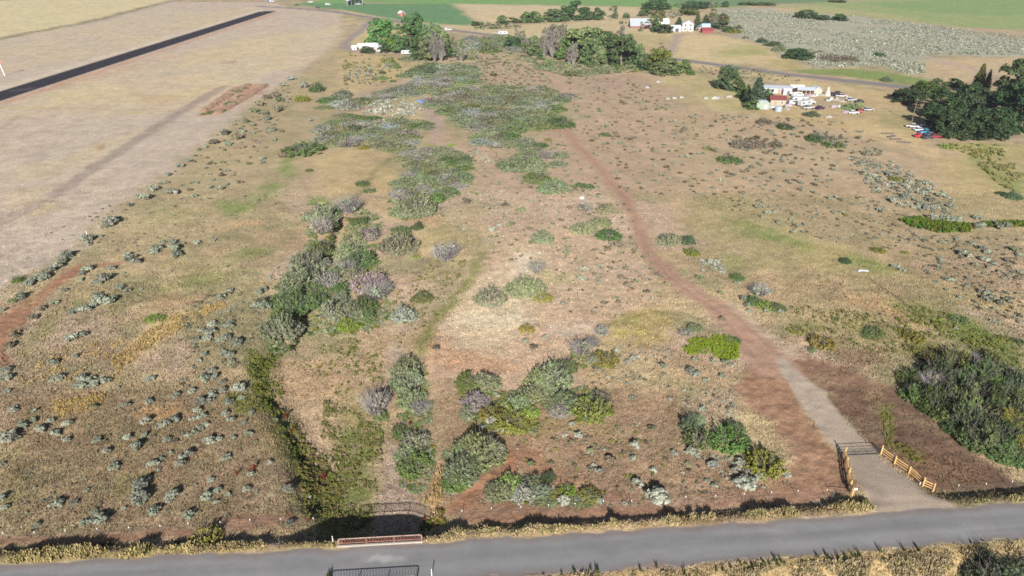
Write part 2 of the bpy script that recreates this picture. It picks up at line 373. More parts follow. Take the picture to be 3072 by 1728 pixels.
# right: disturbed soil round the lane
L('I 400,-20 860,-20 960,200 1130,400 1260,560 1270,800 1000,870 0,900 0,860 700,760 850,560 700,240 500,160', (160, 120, 94), 1.2, .95, .15, bare=.9)
L('F 560,1260 700,1200 860,1449 420,1449 480,1340', (164, 122, 94), 1.2, .95, .15, bare=.9)
L('F 800,1160 1000,1200 1300,1300 1600,1449 940,1449 860,1330', (146, 110, 88), 1.3, .9, .2, bare=.8)
L('I 900,-20 1650,-20 1780,120 2100,380 2350,560 2576,700 2576,800 1900,800 1500,480 1200,200', (118, 90, 72), 1.3, .95, .25, bare=.7, bs=2.5)
L('I 1600,480 2000,480 2300,640 2300,720 1800,700', (140, 108, 82), 1.5, .7, .35, bs=2)
L('I 1350,0 1500,0 1540,80 1450,120', (152, 128, 92), 1, .7, .4)
L('I 1500,110 1600,100 1610,420 1590,480 1530,260', (138, 134, 72), .7, .9, .3)
L('I 1620,420 1800,460 1820,540 1650,520', (132, 124, 66), .8, .8, .35)
L('F 1100,1140 1500,1150 1600,1250 1200,1290', (150, 120, 92), 1.5, .7, .3)
L('I 0,100 420,-40 420,160 300,260 0,260', (180, 152, 128), 1.5, .6, .3)
L('I 0,500 700,560 850,700 500,860 0,830', (160, 124, 98), 1.5, .7, .25, bare=.4)
# near verge beyond the road, bottom
L('I -600,1420 300,1370 1000,1300 2000,1220 2700,1180 2700,1700 -600,1700', (190, 164, 112), .6, .95, .2)
L('H 600,1380 1400,1330 2576,1290 2576,1420 1600,1480 600,1500', (148, 126, 112), .6, .9, .15, bare=.9)
L('H 1600,1430 2576,1400 2576,1600 1500,1600', (194, 166, 116), .7, .9, .2)
# dirt track
S('B 1560,965,4 1650,960,6 1730,1000,5 1770,1070,4 1900,1180,3.8 1980,1280,3.8 2100,1420,3.8 E 2140,10,3.8 2200,130,3.8 2260,300,4 2340,450,4.4 2500,620,5 F 110,740,5 300,860,6 480,1020,7 600,1160,8 700,1290,9', 5, (183, 144, 120), 1.0, .95, .06, 'dirt_track', 1)
S('F 380,820 560,960 740,1100 860,1200', 2.6, (190, 168, 142), 1, .7, .3, bare=.8)
# gravel lane
L('F 690,1230 760,1205 860,1300 960,1400 1080,1470 I 1130,110 1250,260 1390,385 1490,520 1700,690 1840,800 2060,905 2060,930 1420,975 1400,860 1300,700 1240,520 1120,390 950,180 810,-10 F 740,1330', (182, 164, 146), .5, 1, 0, 'driveway', 1)
L('I 1300,700 1480,760 1560,900 1440,960 1400,860', (160, 142, 130), .8, .6, .4, 'driveway', 1)
# county road far off, farm lanes
S('A 1950,40 2150,50 2400,68 2576,85 B 60,98 430,152 700,200 1000,237 1270,272 1480,305 1900,350 2300,402 2480,428 C 300,480 800,548 1300,600 1700,645 2000,690 2300,760', 8, (138, 130, 134), 2, 1, 0, 'county_road', 1)
S('B 225,140 170,200 90,265 25,325 30,352 120,372', 6.5, (160, 144, 140), 2.5, .95, 0, 'farm_lane', 1)
S('C 20,245 B 2540,250 2530,300 2495,370 2440,420', 6, (176, 156, 146), 2.5, .95, 0, 'farm_lane', 1)
CLASSES = ['ground', 'airstrip', 'crop_field', 'dirt_track', 'driveway', 'county_road', 'farm_lane', 'road']

def paint(X, Y):
    """sunlit look -> surface colour, bareness and class for points of the ground"""
    X, Y = np.asarray(X, float).ravel(), np.asarray(Y, float).ravel()
    n1 = fbm(X, Y, 24, 4, 21)
    n2 = fbm(X, Y, 5.0, 4, 33)
    n3 = fbm(X, Y, 1.3, 3, 41)
    c = np.empty((X.size, 3))
    c[:] = lin(TAN)
    def mix(m, col):
        m = m[:, None]
        c[:] = c * (1 - m) + lin(col) * m
    mix(sstep(.42, .62, n1), PINK)
    mix(.7 * sstep(.50, .62, fbm(X, Y, 16, 4, 55)), STRAW)
    mix(.6 * sstep(.48, .62, fbm(X, Y, 11, 4, 77)), (144, 142, 98))
    bare = np.zeros(X.size)
    cls = np.zeros(X.size, int)
    far = sstep(100, 400, Y)
    w1 = (fbm(X, Y, 3.2, 4, 101) - .5, fbm(X, Y, 3.2, 4, 103) - .5)
    w2 = (fbm(X, Y, 18, 4, 107) - .5, fbm(X, Y, 18, 4, 109) - .5)
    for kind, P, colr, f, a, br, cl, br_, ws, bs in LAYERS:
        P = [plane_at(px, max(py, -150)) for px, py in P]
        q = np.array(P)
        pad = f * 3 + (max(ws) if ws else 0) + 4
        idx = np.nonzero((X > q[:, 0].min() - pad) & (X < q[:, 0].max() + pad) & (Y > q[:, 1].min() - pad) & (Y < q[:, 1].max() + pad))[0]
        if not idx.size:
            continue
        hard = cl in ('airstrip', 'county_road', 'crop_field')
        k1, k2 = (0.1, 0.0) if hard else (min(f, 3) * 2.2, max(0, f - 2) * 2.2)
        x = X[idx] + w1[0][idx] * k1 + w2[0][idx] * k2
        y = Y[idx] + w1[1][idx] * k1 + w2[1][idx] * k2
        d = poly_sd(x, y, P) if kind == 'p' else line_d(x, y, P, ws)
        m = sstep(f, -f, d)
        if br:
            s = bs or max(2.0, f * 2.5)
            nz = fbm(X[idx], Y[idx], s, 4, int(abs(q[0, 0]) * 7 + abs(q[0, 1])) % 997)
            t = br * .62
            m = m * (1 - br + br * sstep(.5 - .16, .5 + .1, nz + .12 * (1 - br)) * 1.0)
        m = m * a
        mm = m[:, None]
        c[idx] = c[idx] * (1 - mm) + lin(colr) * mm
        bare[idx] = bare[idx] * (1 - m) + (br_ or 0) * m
        if cl == 'dirt_track' and kind == 's':
            hw = d + np.mean(ws) / 2
            c[idx] *= (1 - .13 * m * np.exp(-((hw - .85) / .32) ** 2) + .05 * m * np.exp(-(hw / .35) ** 2))[:, None]
        if cl:
            cls[idx[d < 0]] = CLASSES.index(cl)
        elif a >= .9:
            cls[idx[(m > .6) & (cls[idx] == CLASSES.index('crop_field'))]] = 0
    # the near road
    d = Y - road_top(X) + 1.3 * (fbm(X, Y, 2.6, 4, 201) - .5)
    t = -d / ROADW
    m = sstep(.25, -.25, d) * sstep(-ROADW - .4, -ROADW + .3, d)
    g = lin((138, 138, 142)) * np.ones((X.size, 1))
    edge = sstep(.22, .05, t) + sstep(.82, 1.0, t)
    g = g * (1 - .75 * edge[:, None]) + lin((138, 126, 124)) * .75 * edge[:, None]
    ruts = .5 + .5 * np.cos((t - .2) * 2 * math.pi * 2.1)
    g *= (1 + .13 * (ruts - .5))[:, None] * (1 + .22 * (fbm(X * .22, (Y - .085 * X) * 3.2, 2.2, 4, 205) - .5))[:, None] * (1 + .16 * (fbm(X, Y, 2.6, 4, 206) - .5))[:, None]
    px, py = X + 15.2, Y - 63.4
    pale = sstep(1.0, .3, np.hypot(px / 3.0, (py - .06 * px) / 1.1) + 1.2 * (fbm(X, Y, 1.4, 3, 207) - .5)) * .5
    g = g * (1 - pale[:, None]) + lin((196, 194, 196)) * pale[:, None]
    m3 = m[:, None]
    c = c * (1 - m3) + g * m3
    bare = np.maximum(bare, m)
    cls[(d < .1) & (d > -ROADW)] = CLASSES.index('road')
    soft = (1 - .8 * (cls > 0))
    v = 1 + soft * ((n2 - .5) * .32 + (n3 - .5) * .42 * (1 - far))
    st = fbm(X * .8 + Y * .6, (Y * .8 - X * .6) * 5 + 4 * fbm(X, Y, 6, 2, 402), 4.0, 3, 401)
    v = v * (1 + .38 * (st - .5) * sstep(.5, .8, bare) * (cls == 0))
    dirt = (n1 - .5)[:, None] * np.array([.10, .0, -.10]) * soft[:, None]
    c = c * v[:, None] * (1 + dirt)
    lum = (c @ np.array([.25, .60, .15]))[:, None]
    ds = np.where(cls == CLASSES.index('crop_field'), .10, .15)[:, None]
    c = (c * (1 - ds) + lum * ds) * np.array([1.0, .99, .965])
    return np.clip(c, .01, .95) * .74, bare, cls
# ------------------------------------------------------------------ materials
def new_mat(name, rough=.9, spec=.2):
    m = bpy.data.materials.new(name)
    m.use_nodes = True
    b = m.node_tree.nodes['Principled BSDF']
    b.inputs['Roughness'].default_value = rough
    b.inputs['Specular IOR Level'].default_value = spec
    return m, m.node_tree, b

def node(nt, kind, **kw):
    n = nt.nodes.new(kind)
    for k, v in kw.items():
        setattr(n, k, v)
    return n

def mixcol(nt, a, b, fac=1.0, mode='MULTIPLY'):
    n = node(nt, 'ShaderNodeMix', data_type='RGBA', blend_type=mode)
    n.inputs[0].default_value = fac
    nt.links.new(a, n.inputs[6])
    nt.links.new(b, n.inputs[7])
    return n.outputs[2]

def noise_ramp(nt, coord, scale, lo, hi, detail=4, p0=.3, p1=.7):
    t = node(nt, 'ShaderNodeTexNoise')
    t.inputs['Scale'].default_value = scale
    t.inputs['Detail'].default_value = detail
    nt.links.new(coord, t.inputs['Vector'])
    r = node(nt, 'ShaderNodeMapRange')
    r.inputs[1].default_value, r.inputs[2].default_value = p0, p1
    r.inputs[3].default_value, r.inputs[4].default_value = lo, hi
    nt.links.new(t.outputs[0], r.inputs[0])
    return r.outputs[0], t.outputs[0]

def ground_mat(name, grain, bump, scale=3.0):
    m, nt, b = new_mat(name, .95, .1)
    at_ = node(nt, 'ShaderNodeAttribute', attribute_name='cover')
    tc = node(nt, 'ShaderNodeTexCoord').outputs['Object']
    a, h1 = noise_ramp(nt, tc, scale, 1 - grain, 1 + grain, 3)
    c, h2 = noise_ramp(nt, tc, scale * .13, 1 - grain * .5, 1 + grain * .5, 5)
    col = mixcol(nt, at_.outputs['Color'], a)
    col = mixcol(nt, col, c)
    nt.links.new(col, b.inputs['Base Color'])
    bp = node(nt, 'ShaderNodeBump')
    bp.inputs['Strength'].default_value = bump
    bp.inputs['Distance'].default_value = .12
    nt.links.new(h1, bp.inputs['Height'])
    nt.links.new(bp.outputs[0], b.inputs['Normal'])
    return m

GM = {'ground': ground_mat('dry_ground', .2, .8, 2.6), 'dirt_track': ground_mat('dirt', .1, .5, 2.0),
      'driveway': ground_mat('gravel', .13, .5, 5.0), 'road': ground_mat('chip_seal', .06, .15, 9.0),
      'airstrip': ground_mat('asphalt', .08, .1, 1.0), 'county_road': ground_mat('worn_asphalt', .05, .1, 1.0),
      'farm_lane': ground_mat('lane_gravel', .1, .3, 1.0), 'crop_field': ground_mat('crops', .14, .5, .6)}

def foliage_mat(name, trans=.15):
    m, nt, b = new_mat(name, .8, .15)
    oi = node(nt, 'ShaderNodeObjectInfo')
    at_ = node(nt, 'ShaderNodeAttribute', attribute_name='tint')
    col = mixcol(nt, oi.outputs['Color'], at_.outputs['Color'])
    nt.links.new(col, b.inputs['Base Color'])
    return m
LEAF = foliage_mat('foliage')
def vcol_mat(name):
    m, nt, b = new_mat(name, .9, .1)
    at_ = node(nt, 'ShaderNodeAttribute', attribute_name='tint')
    nt.links.new(at_.outputs['Color'], b.inputs['Base Color'])
    return m
VCOL = vcol_mat('plants')

_mats = {}
def mat(rgb, rough=.7, metal=0.0, var=.12):
    """weathered paint, wood or metal of one colour"""
    k = (tuple(rgb), rough, metal)
    if k not in _mats:
        m, nt, b = new_mat('surface_%d' % len(_mats), rough, .3)
        b.inputs['Metallic'].default_value = metal
        tc = node(nt, 'ShaderNodeTexCoord').outputs['Object']
        f, _ = noise_ramp(nt, tc, 3.0, 1 - var, 1 + var, 5)
        rgbn = node(nt, 'ShaderNodeRGB')
        rgbn.outputs[0].default_value = (*rgb, 1)
        nt.links.new(mixcol(nt, rgbn.outputs[0], f), b.inputs['Base Color'])
        _mats[k] = m
    return _mats[k]

# ------------------------------------------------------------------ mesh helpers
def raw_mesh(name, V, Fc, tint=None, cover=None):
    """V (n,3), Fc (m,k) faces of one size, tint per vertex (n,) or (n,3)"""
    V = np.asarray(V, np.float32)
    Fc = np.asarray(Fc, np.int32)
    me = bpy.data.meshes.new(name)
    k = Fc.shape[1]
    me.vertices.add(len(V))
    me.vertices.foreach_set('co', V.ravel())
    me.loops.add(Fc.size)
    me.loops.foreach_set('vertex_index', Fc.ravel())
    me.polygons.add(len(Fc))
    me.polygons.foreach_set('loop_start', np.arange(0, Fc.size, k, dtype=np.int32))
    me.polygons.foreach_set('loop_total', np.full(len(Fc), k, np.int32))
    for nm, v in (('tint', tint), ('cover', cover)):
        if v is None:
            continue
        v = np.asarray(v, np.float32)
        if v.ndim == 1:
            v = np.repeat(v[:, None], 3, 1)
        at_ = me.color_attributes.new(nm, 'FLOAT_COLOR', 'POINT')
        at_.data.foreach_set('color', np.concatenate([v, np.ones((len(v), 1), np.float32)], 1).ravel())
    me.update(calc_edges=True)
    return me

def obj(name, me, m=None, parent=None):
    o = bpy.data.objects.new(name, me)
    COL.objects.link(o)
    if m and me and not me.materials:
        me.materials.append(m)
    if parent:
        o.parent = parent
    return o

def tag(o, label=None, cat=None, group=None, kind=None):
    if label: o['label'] = label
    if cat: o['category'] = cat
    if group: o['group'] = group
    if kind: o['kind'] = kind
    return o

def empty(name, loc, rz=0.0):
    o = bpy.data.objects.new(name, None)
    o.empty_display_size = .3
    COL.objects.link(o)
    o.location = loc
    o.rotation_euler = (0, 0, rz)
    return o

class MB:
    """collects boxes, bars and prisms into one mesh"""
    def __init__(s):
        s.v, s.f = [], []
    def add(s, v, f):
        n = len(s.v)
        s.v += [tuple(map(float, p)) for p in v]
        s.f += [tuple(i + n for i in q) for q in f]
        return s
    def box(s, x0, x1, y0, y1, z0, z1, taper=0.0):
        t = taper
        return s.add([(x0, y0, z0), (x1, y0, z0), (x1, y1, z0), (x0, y1, z0), (x0 + t, y0 + t, z1), (x1 - t, y0 + t, z1), (x1 - t, y1 - t, z1), (x0 + t, y1 - t, z1)],
                     [(0, 3, 2, 1), (4, 5, 6, 7), (0, 1, 5, 4), (1, 2, 6, 5), (2, 3, 7, 6), (3, 0, 4, 7)])
    def bar(s, a, b, r, r2=None, n=6, flat=1.0):
        a, b = Vector(a), Vector(b)
        d = (b - a).normalized()
        u = d.cross(Vector((0, 0, 1)) if abs(d.z) < .95 else Vector((1, 0, 0))).normalized()
        w = d.cross(u)
        r2 = r if r2 is None else r2
        v, f = [], []
        for p, rr in ((a, r), (b, r2)):
            for i in range(n):
                t = 2 * math.pi * (i + .5) / n
                v.append(p + (u * math.cos(t) + w * (math.sin(t) * flat)) * rr)
        for i in range(n):
            j = (i + 1) % n
            f.append((i, j, n + j, n + i))
        f.append(tuple(range(n))[::-1])
        f.append(tuple(range(n, 2 * n)))
        return s.add(v, f)
    def prism(s, prof, x0, x1, axis='x'):
        """profile points (a, z) swept along x (profile in y) or y (profile in x)"""
        n = len(prof)
        if axis == 'x':
            v = [(x0, a, z) for a, z in prof] + [(x1, a, z) for a, z in prof]
        else:
            v = [(a, x0, z) for a, z in prof] + [(a, x1, z) for a, z in prof]
        f = [(i, (i + 1) % n, n + (i + 1) % n, n + i) for i in range(n)]
        f += [tuple(range(n))[::-1], tuple(range(n, 2 * n))]
        return s.add(v, f)
    def dome(s, c, rx, ry, rzz, nu=14, nv=5):
        v, f = [], []
        for j in range(nv):
            ph = math.pi / 2 * j / nv
            for i in range(nu):
                t = 2 * math.pi * i / nu
                v.append((c[0] + rx * math.cos(ph) * math.cos(t), c[1] + ry * math.cos(ph) * math.sin(t), c[2] + rzz * math.sin(ph)))
        v.append((c[0], c[1], c[2] + rzz))
        for j in range(nv - 1):
            for i in range(nu):
                k = (i + 1) % nu
                f.append((j * nu + i, j * nu + k, (j + 1) * nu + k, (j + 1) * nu + i))
        for i in range(nu):
            f.append(((nv - 1) * nu + i, (nv - 1) * nu + (i + 1) % nu, len(v) - 1))
        return s.add(v, f)
    def build(s, name, m, parent=None, bevel=0.0):
        me = bpy.data.meshes.new(name)
        me.from_pydata(s.v, [], s.f)
        me.update()
        o = obj(name, me, m, parent)
        if bevel:
            b = o.modifiers.new('edge', 'BEVEL')
            b.width = bevel
            b.segments = 2
            b.limit_method = 'ANGLE'
        return o

# ------------------------------------------------------------------ the ground: one sheet, split by what covers it
def build_ground():
    rows = [-120, -60, -20, 10, 30, 42, 50, 54, 56.5]
    py = 1790.0
    while py > -160:
        rows.append(plane_at(1536, py)[1])
        py -= 2.7 if py > 500 else 2.2
    y = rows[-1]
    while y < 5600:
        y *= 1.12
        rows.append(y)
    rows = np.array(rows)
    u = np.linspace(-1.22, 1.22, 900)
    ext = 1.22 * 1.2 ** np.arange(1, 7)
    u = np.concatenate([-ext[::-1], u, ext])
    half = .7212 * (np.maximum(rows, 40) * math.cos(PITCH) + HCAM * math.sin(PITCH))
    X = half[:, None] * u[None, :]
    Y = np.repeat(rows[:, None], len(u), 1)
    R, Cn = X.shape
    Z = height(X, Y)
    cover, bare, cls = paint(X, Y)
    cl = cls.reshape(R, Cn)
    near = (Y > 55) & (Y < 150)
    Z = Z + np.where((cl == 0) & near, .07 * (fbm(X, Y, .8, 2, 301) - .5) * 2, 0)
    V = np.stack([X, Y, Z], -1).reshape(-1, 3)
    i, j = np.meshgrid(np.arange(R - 1), np.arange(Cn - 1), indexing='ij')
    q = (i * Cn + j).ravel()
    Q = np.stack([q, q + 1, q + Cn + 1, q + Cn], 1)
    qc = cl[:-1, :-1].ravel().copy()
    # leave the road open where the bridge carries it
    xm, dm = (X + .0)[:-1, :-1].ravel(), (Y - road_top(X))[:-1, :-1].ravel()
    qc[(xm > BX0 - .2) & (xm < BX1 + .2) & (qc == CLASSES.index('road'))] = 0
    for k, nm in enumerate(CLASSES):
        sel = Q[qc == k]
        if not len(sel):
            continue
        used, inv = np.unique(sel, return_inverse=True)
        me = raw_mesh(nm, V[used], inv.reshape(-1, 4), cover=cover[used])
        me.polygons.foreach_set('use_smooth', np.ones(len(sel), bool))
        tag(obj(nm, me, GM[nm]), kind='structure')
    return X, Y, Z, cover.reshape(R, Cn, 3), bare.reshape(R, Cn)
GX, GY, GZ, GC, GB = build_ground()

def cover_at(x, y):
    """cover colour and bareness at points, by nearest grid vertex"""
    r = np.clip(np.searchsorted(GY[:, 0], y), 1, GY.shape[0] - 1)
    u = GX[r, :]
    half = GX[r, -1]
    un = GX[0] / GX[0, -1]
    cidx = np.clip(np.searchsorted(un, x / half), 0, GX.shape[1] - 1)
    return GC[r, cidx], GB[r, cidx], GZ[r, cidx]

# ------------------------------------------------------------------ plants as clouds of small leaves
def leaf_quads(P, N, size, rng, aspect=1.6, droop=None):
    """diamond leaves at P facing N"""
    n = len(P)
    N = N / (np.linalg.norm(N, axis=1, keepdims=True) + 1e-9)
    r = rng.normal(size=(n, 3)) if droop is None else droop
    A = np.cross(N, r)
    A /= (np.linalg.norm(A, axis=1, keepdims=True) + 1e-9)
    B = np.cross(N, A)
    s = (size * rng.uniform(.65, 1.35, n))[:, None]
    V = np.stack([P - A * s * .5, P - B * s * .5 * aspect * .9, P + A * s * .5, P + B * s * .5 * aspect], 1)
    return V.reshape(-1, 3), np.arange(4 * n).reshape(n, 4)

def cloud(lobes, per, size, rng, flat=.6, up=.25, aspect=1.6, shell=.55, grey=0.0):
    Ps, Ns, Ts = [], [], []
    for (c, r, tone) in lobes:
        d = rng.normal(size=(per, 3))
        d /= np.linalg.norm(d, axis=1, keepdims=True)
        d[:, 2] = np.where(d[:, 2] < -.35, -d[:, 2], d[:, 2])
        k = rng.uniform(shell, 1.06, per)[:, None]
        Ps.append(np.array(c) + d * np.array(r) * k)
        Ns.append(d * flat + rng.normal(size=(per, 3)) * (1 - flat) + np.array([0, 0, up]))
        hue = np.array((1.12, .97, 1.32)) if rng.random() < grey else np.ones(3)
        Ts.append(hue[None] * (tone * rng.uniform(.75, 1.25, per))[:, None])
    P, N, Tn = np.concatenate(Ps), np.concatenate(Ns), np.concatenate(Ts)
    keep = P[:, 2] > .01
    P, N, Tn = P[keep], N[keep], Tn[keep]
    V, Fq = leaf_quads(P, N, size, rng, aspect)
    return V, Fq, np.repeat(Tn, 4, 0)

def sticks(rng, n, spread, h0, h1, r0, r1=.25, base=.12, kink=.12, seg=3, up=1.0, skew=None):
    """thin tapered stems fanning out of the ground, three-sided"""
    V, Fq = [], []
    for _ in range(n):
        t = rng.uniform(0, 2 * math.pi)
        e = spread * math.sqrt(rng.uniform(.03, 1))
        h = rng.uniform(h0, h1)
        b = np.array([math.cos(t), math.sin(t), 0]) * base * rng.uniform(0, 1)
        tip = np.array([math.cos(t) * e, math.sin(t) * e, h * (1 - .25 * (e / max(spread, 1e-6)) ** 2) * up])
        pts = [b]
        for k in range(1, seg + 1):
            f = k / seg
            p = b + (tip - b) * np.array([f ** 1.25, f ** 1.25, f]) + rng.normal(size=3) * kink * np.array([1, 1, .4]) * f * .5
            pts.append(p)
        n0 = len(V)
        for k, p in enumerate(pts):
            rr = r0 * (1 - (1 - r1) * k / seg)
            for a in (0, 2.09, 4.19):
                V.append(p + np.array([math.cos(a) * rr, math.sin(a) * rr, 0]))
        for k in range(seg):
            for a in range(3):
                o = n0 + k * 3
                Fq.append((o + a, o + (a + 1) % 3, o + 3 + (a + 1) % 3, o + 3 + a))
    return np.array(V), np.array(Fq)

def lobes_mound(rng, n, rad, lift=.42, hgt=.8):
    out = []
    for k in range(n):
        t = rng.uniform(0, 2 * math.pi)
        e = math.sqrt(rng.uniform(0, 1)) * .78
        r = rng.uniform(.75, 1.25) * rad
        z = max(.12, (hgt - r * .7) * (1 - .75 * e * e) * rng.uniform(.65, 1.08))
        out.append(((math.cos(t) * e * (1 - r * .5), math.sin(t) * e * (1 - r * .5), z), (r, r, r * .85), rng.uniform(.78, 1.2)))
    return out

def make_protos():
    P = {}
    for i in range(7):                                    # sagebrush: ragged silver mounds, radius 1
        rng = np.random.default_rng(100 + i)
        V, Fq, T = cloud(lobes_mound(rng, 15, .30, hgt=.85), 34, .15, rng, .65, .35, 1.9, .35)
        P['sage', i] = raw_mesh('sagebrush', V, Fq, T)
    def fans(rng, n, per, size, grey, bend=.22, lo=.3, aspect=3.2):
        """many leafy shoots rising from a broad base: a feathery dome"""
        Ps, Ns, Ds, Ts = [], [], [], []
        bumps = [(rng.uniform(0, 6.28), rng.uniform(.1, .85), rng.uniform(.16, .34)) for _ in range(7)]
        for _ in range(n):
            t, e = rng.uniform(0, 2 * math.pi), math.sqrt(rng.uniform(0, 1)) * .84
            b = np.array([math.cos(t) * e, math.sin(t) * e, 0])
            top = (1 - .72 * e ** 2.2) * rng.uniform(.62, .95)
            for (a, r_, g_) in bumps:
                q = math.hypot(b[0] - r_ * math.cos(a), b[1] - r_ * math.sin(a))
                top += .24 * math.exp(-(q / g_) ** 2) - .06
            tip = b * (1 + bend / max(e, .35)) + np.array([rng.normal() * .07, rng.normal() * .07, max(.15, top)])
            f = rng.uniform(lo, 1.0, per) ** .7
            p = b + (tip - b) * np.stack([f ** 1.3, f ** 1.3, f], 1) + rng.normal(size=(per, 3)) * .035
            dr = (tip - b) / (np.linalg.norm(tip - b) + 1e-9)
            Ps.append(p)
            Ds.append(dr + rng.normal(size=(per, 3)) * .45)
            Ns.append(np.array([b[0] * .8, b[1] * .8, .55]) + rng.normal(size=(per, 3)) * .55)
            hue = np.array((1.14, .97, 1.34)) if rng.random() < grey else np.ones(3)
            Ts.append(hue[None] * (rng.uniform(.78, 1.2) * rng.uniform(.75, 1.25, per))[:, None])
        V, Fq = leaf_quads(np.concatenate(Ps), np.concatenate(Ns), size, rng, aspect, np.concatenate(Ds))
        V[:, 2] = np.maximum(V[:, 2], .01)
        return V, Fq, np.repeat(np.concatenate(Ts), 4, 0)
    for i in range(7):                                    # willow: feathery dome of leafy shoots
        rng = np.random.default_rng(200 + i)
        V, Fq, T = fans(rng, 220, 14, .05, .18)
        P['willow', i] = raw_mesh('foliage', V, Fq, T)
        V, Fq = sticks(rng, 60, 1.0, .6, 1.08, .009, base=.5, kink=.1)
        P['willow_stem', i] = raw_mesh('stems', V, Fq)
    for i in range(4):                                    # half dead willow: mostly bare stems
        rng = np.random.default_rng(300 + i)
        V, Fq, T = cloud(lobes_mound(rng, 16, .2, hgt=.8), 22, .07, rng, .4, .2, 2.4, .3)
        P['dead', i] = raw_mesh('foliage', V, Fq, T)
        V, Fq = sticks(rng, 230, 1.05, .6, 1.12, .014, base=.34, kink=.07)
        P['dead_stem', i] = raw_mesh('stems', V, Fq)
    for i in range(5):                                    # loose upright brush (rabbitbrush, young poplar)
        rng = np.random.default_rng(400 + i)
        V, Fq, T = fans(rng, 120, 12, .065, .06, .3, .25, 2.8)
        P['brush', i] = raw_mesh('foliage', V, Fq, T)
        V, Fq = sticks(rng, 30, .95, .5, .95, .012, base=.2, kink=.1)
        P['brush_stem', i] = raw_mesh('stems', V, Fq)
    def trunk(rng, h, r, limbs, spread, lo, hi):
        mb = MB()
        p, top = Vector((0, 0, 0)), None
        pts = [Vector((0, 0, -.03))]
        for k in range(1, 5):
            pts.append(Vector((rng.normal() * .012, rng.normal() * .012, h * k / 4)))
        for k in range(4):
            mb.bar(pts[k], pts[k + 1], r * (1 - k * .2), r * (1 - (k + 1) * .2), 6)
        for q in range(limbs):
            t = rng.uniform(0, 2 * math.pi)
            z0 = h * rng.uniform(lo, .95)
            a = Vector((0, 0, z0))
            b = Vector((math.cos(t) * spread * rng.uniform(.5, 1), math.sin(t) * spread * rng.uniform(.5, 1), z0 + (hi - z0) * rng.uniform(.35, .9)))
            m_ = (a + b) / 2 + Vector((0, 0, -.02))
            mb.bar(a, m_, r * .42, r * .3, 4)
            mb.bar(m_, b, r * .3, r * .1, 4)
        me = bpy.data.meshes.new('trunk')
        me.from_pydata(mb.v, [], mb.f)
        return me
    for i in range(6):                                    # broadleaf tree, height 1, crown radius .5
        rng = np.random.default_rng(500 + i)
        lob = []
        for k in range(46):
            z = rng.uniform(.07, .88)
            rmax = .46 * max(.05, 1 - abs((z - .46) / .5) ** 2.6) ** .5
            t, e = rng.uniform(0, 2 * math.pi), math.sqrt(rng.uniform(.1, 1)) * rmax
            r = rng.uniform(.10, .17)
            lob.append(((math.cos(t) * e, math.sin(t) * e, z), (r, r, r * .85), rng.uniform(.72, 1.25)))
        V, Fq, T = cloud(lob, 95, .05, rng, .6, .3, 1.5, .4)
        P['tree', i] = raw_mesh('crown', V, Fq, T)
        P['tree_trunk', i] = trunk(rng, .6, .028, 7, .35, .3, .9)
    for i in range(4):                                    # low round tree, crown to the ground
        rng = np.random.default_rng(560 + i)
        lob = []
        for k in range(44):
            z = rng.uniform(.04, .86)
            rmax = .45 * max(.05, 1 - (z / .98) ** 2.4) ** .5
            t, e = rng.uniform(0, 2 * math.pi), math.sqrt(rng.uniform(.1, 1)) * rmax
            r = rng.uniform(.09, .16)
            lob.append(((math.cos(t) * e, math.sin(t) * e, z), (r, r, r * 1.1), rng.uniform(.75, 1.25)))
        V, Fq, T = cloud(lob, 85, .05, rng, .6, .35, 1.5, .4)
        P['round', i] = raw_mesh('crown', V, Fq, T)
        P['round_trunk', i] = trunk(rng, .6, .03, 5, .3, .2, .9)
    for i in range(4):                                    # dying poplar: pale limbs, thin leaf
        rng = np.random.default_rng(600 + i)
        lob = []
        for k in range(18):
            z = rng.uniform(.25, .97)
            t, e = rng.uniform(0, 2 * math.pi), rng.uniform(.1, .42) * (1.1 - z * .7)
            r = rng.uniform(.05, .1)
            lob.append(((math.cos(t) * e, math.sin(t) * e, z), (r, r, r * 1.3), rng.uniform(.75, 1.2)))
        V, Fq, T = cloud(lob, 60, .036, rng, .4, .2, 2.0, .2)
        P['dying', i] = raw_mesh('crown', V, Fq, T)
        me = trunk(rng, .85, .024, 22, .34, .12, 1.02)
        V, Fq = sticks(rng, 90, .42, .5, 1.0, .007, base=.04, kink=.08)
        mb = MB()
        mb.v = [tuple(v.co) for v in me.vertices]
        mb.f = [tuple(p.vertices) for p in me.polygons]
        mb.add(V, Fq)
        me2 = bpy.data.meshes.new('trunk')
        me2.from_pydata(mb.v, [], mb.f)
        P['dying_trunk', i] = me2
    for i in range(4):                                    # conifer
        rng = np.random.default_rng(700 + i)
        Ps, Ns, Ts = [], [], []
        for k in range(24):
            z = .08 + .9 * k / 24
            rr = .5 * (1 - z) ** .8 * rng.uniform(.75, 1.15) + .02
            n = int(40 + 130 * rr)
            t = rng.uniform(0, 2 * math.pi, n)
            clump = .75 + .25 * np.cos(t * 5 + rng.uniform(0, 6)) * rng.uniform(.3, 1)
            e = rr * np.sqrt(rng.uniform(.15, 1, n)) * clump
            Ps.append(np.stack([np.cos(t) * e, np.sin(t) * e, z - e * .25 + rng.normal(size=n) * .012], 1))
            Ns.append(np.stack([np.cos(t) * .5, np.sin(t) * .5, np.full(n, .7)], 1) + rng.normal(size=(n, 3)) * .35)
            Ts.append(rng.uniform(.65, 1.3, n))
        V, Fq = leaf_quads(np.concatenate(Ps), np.concatenate(Ns), .045, rng, 2.2)
        P['conifer', i] = raw_mesh('crown', V, Fq, np.repeat(np.concatenate(Ts), 4))
        P['conifer_trunk', i] = trunk(rng, .9, .022, 0, .1, .2, .8)
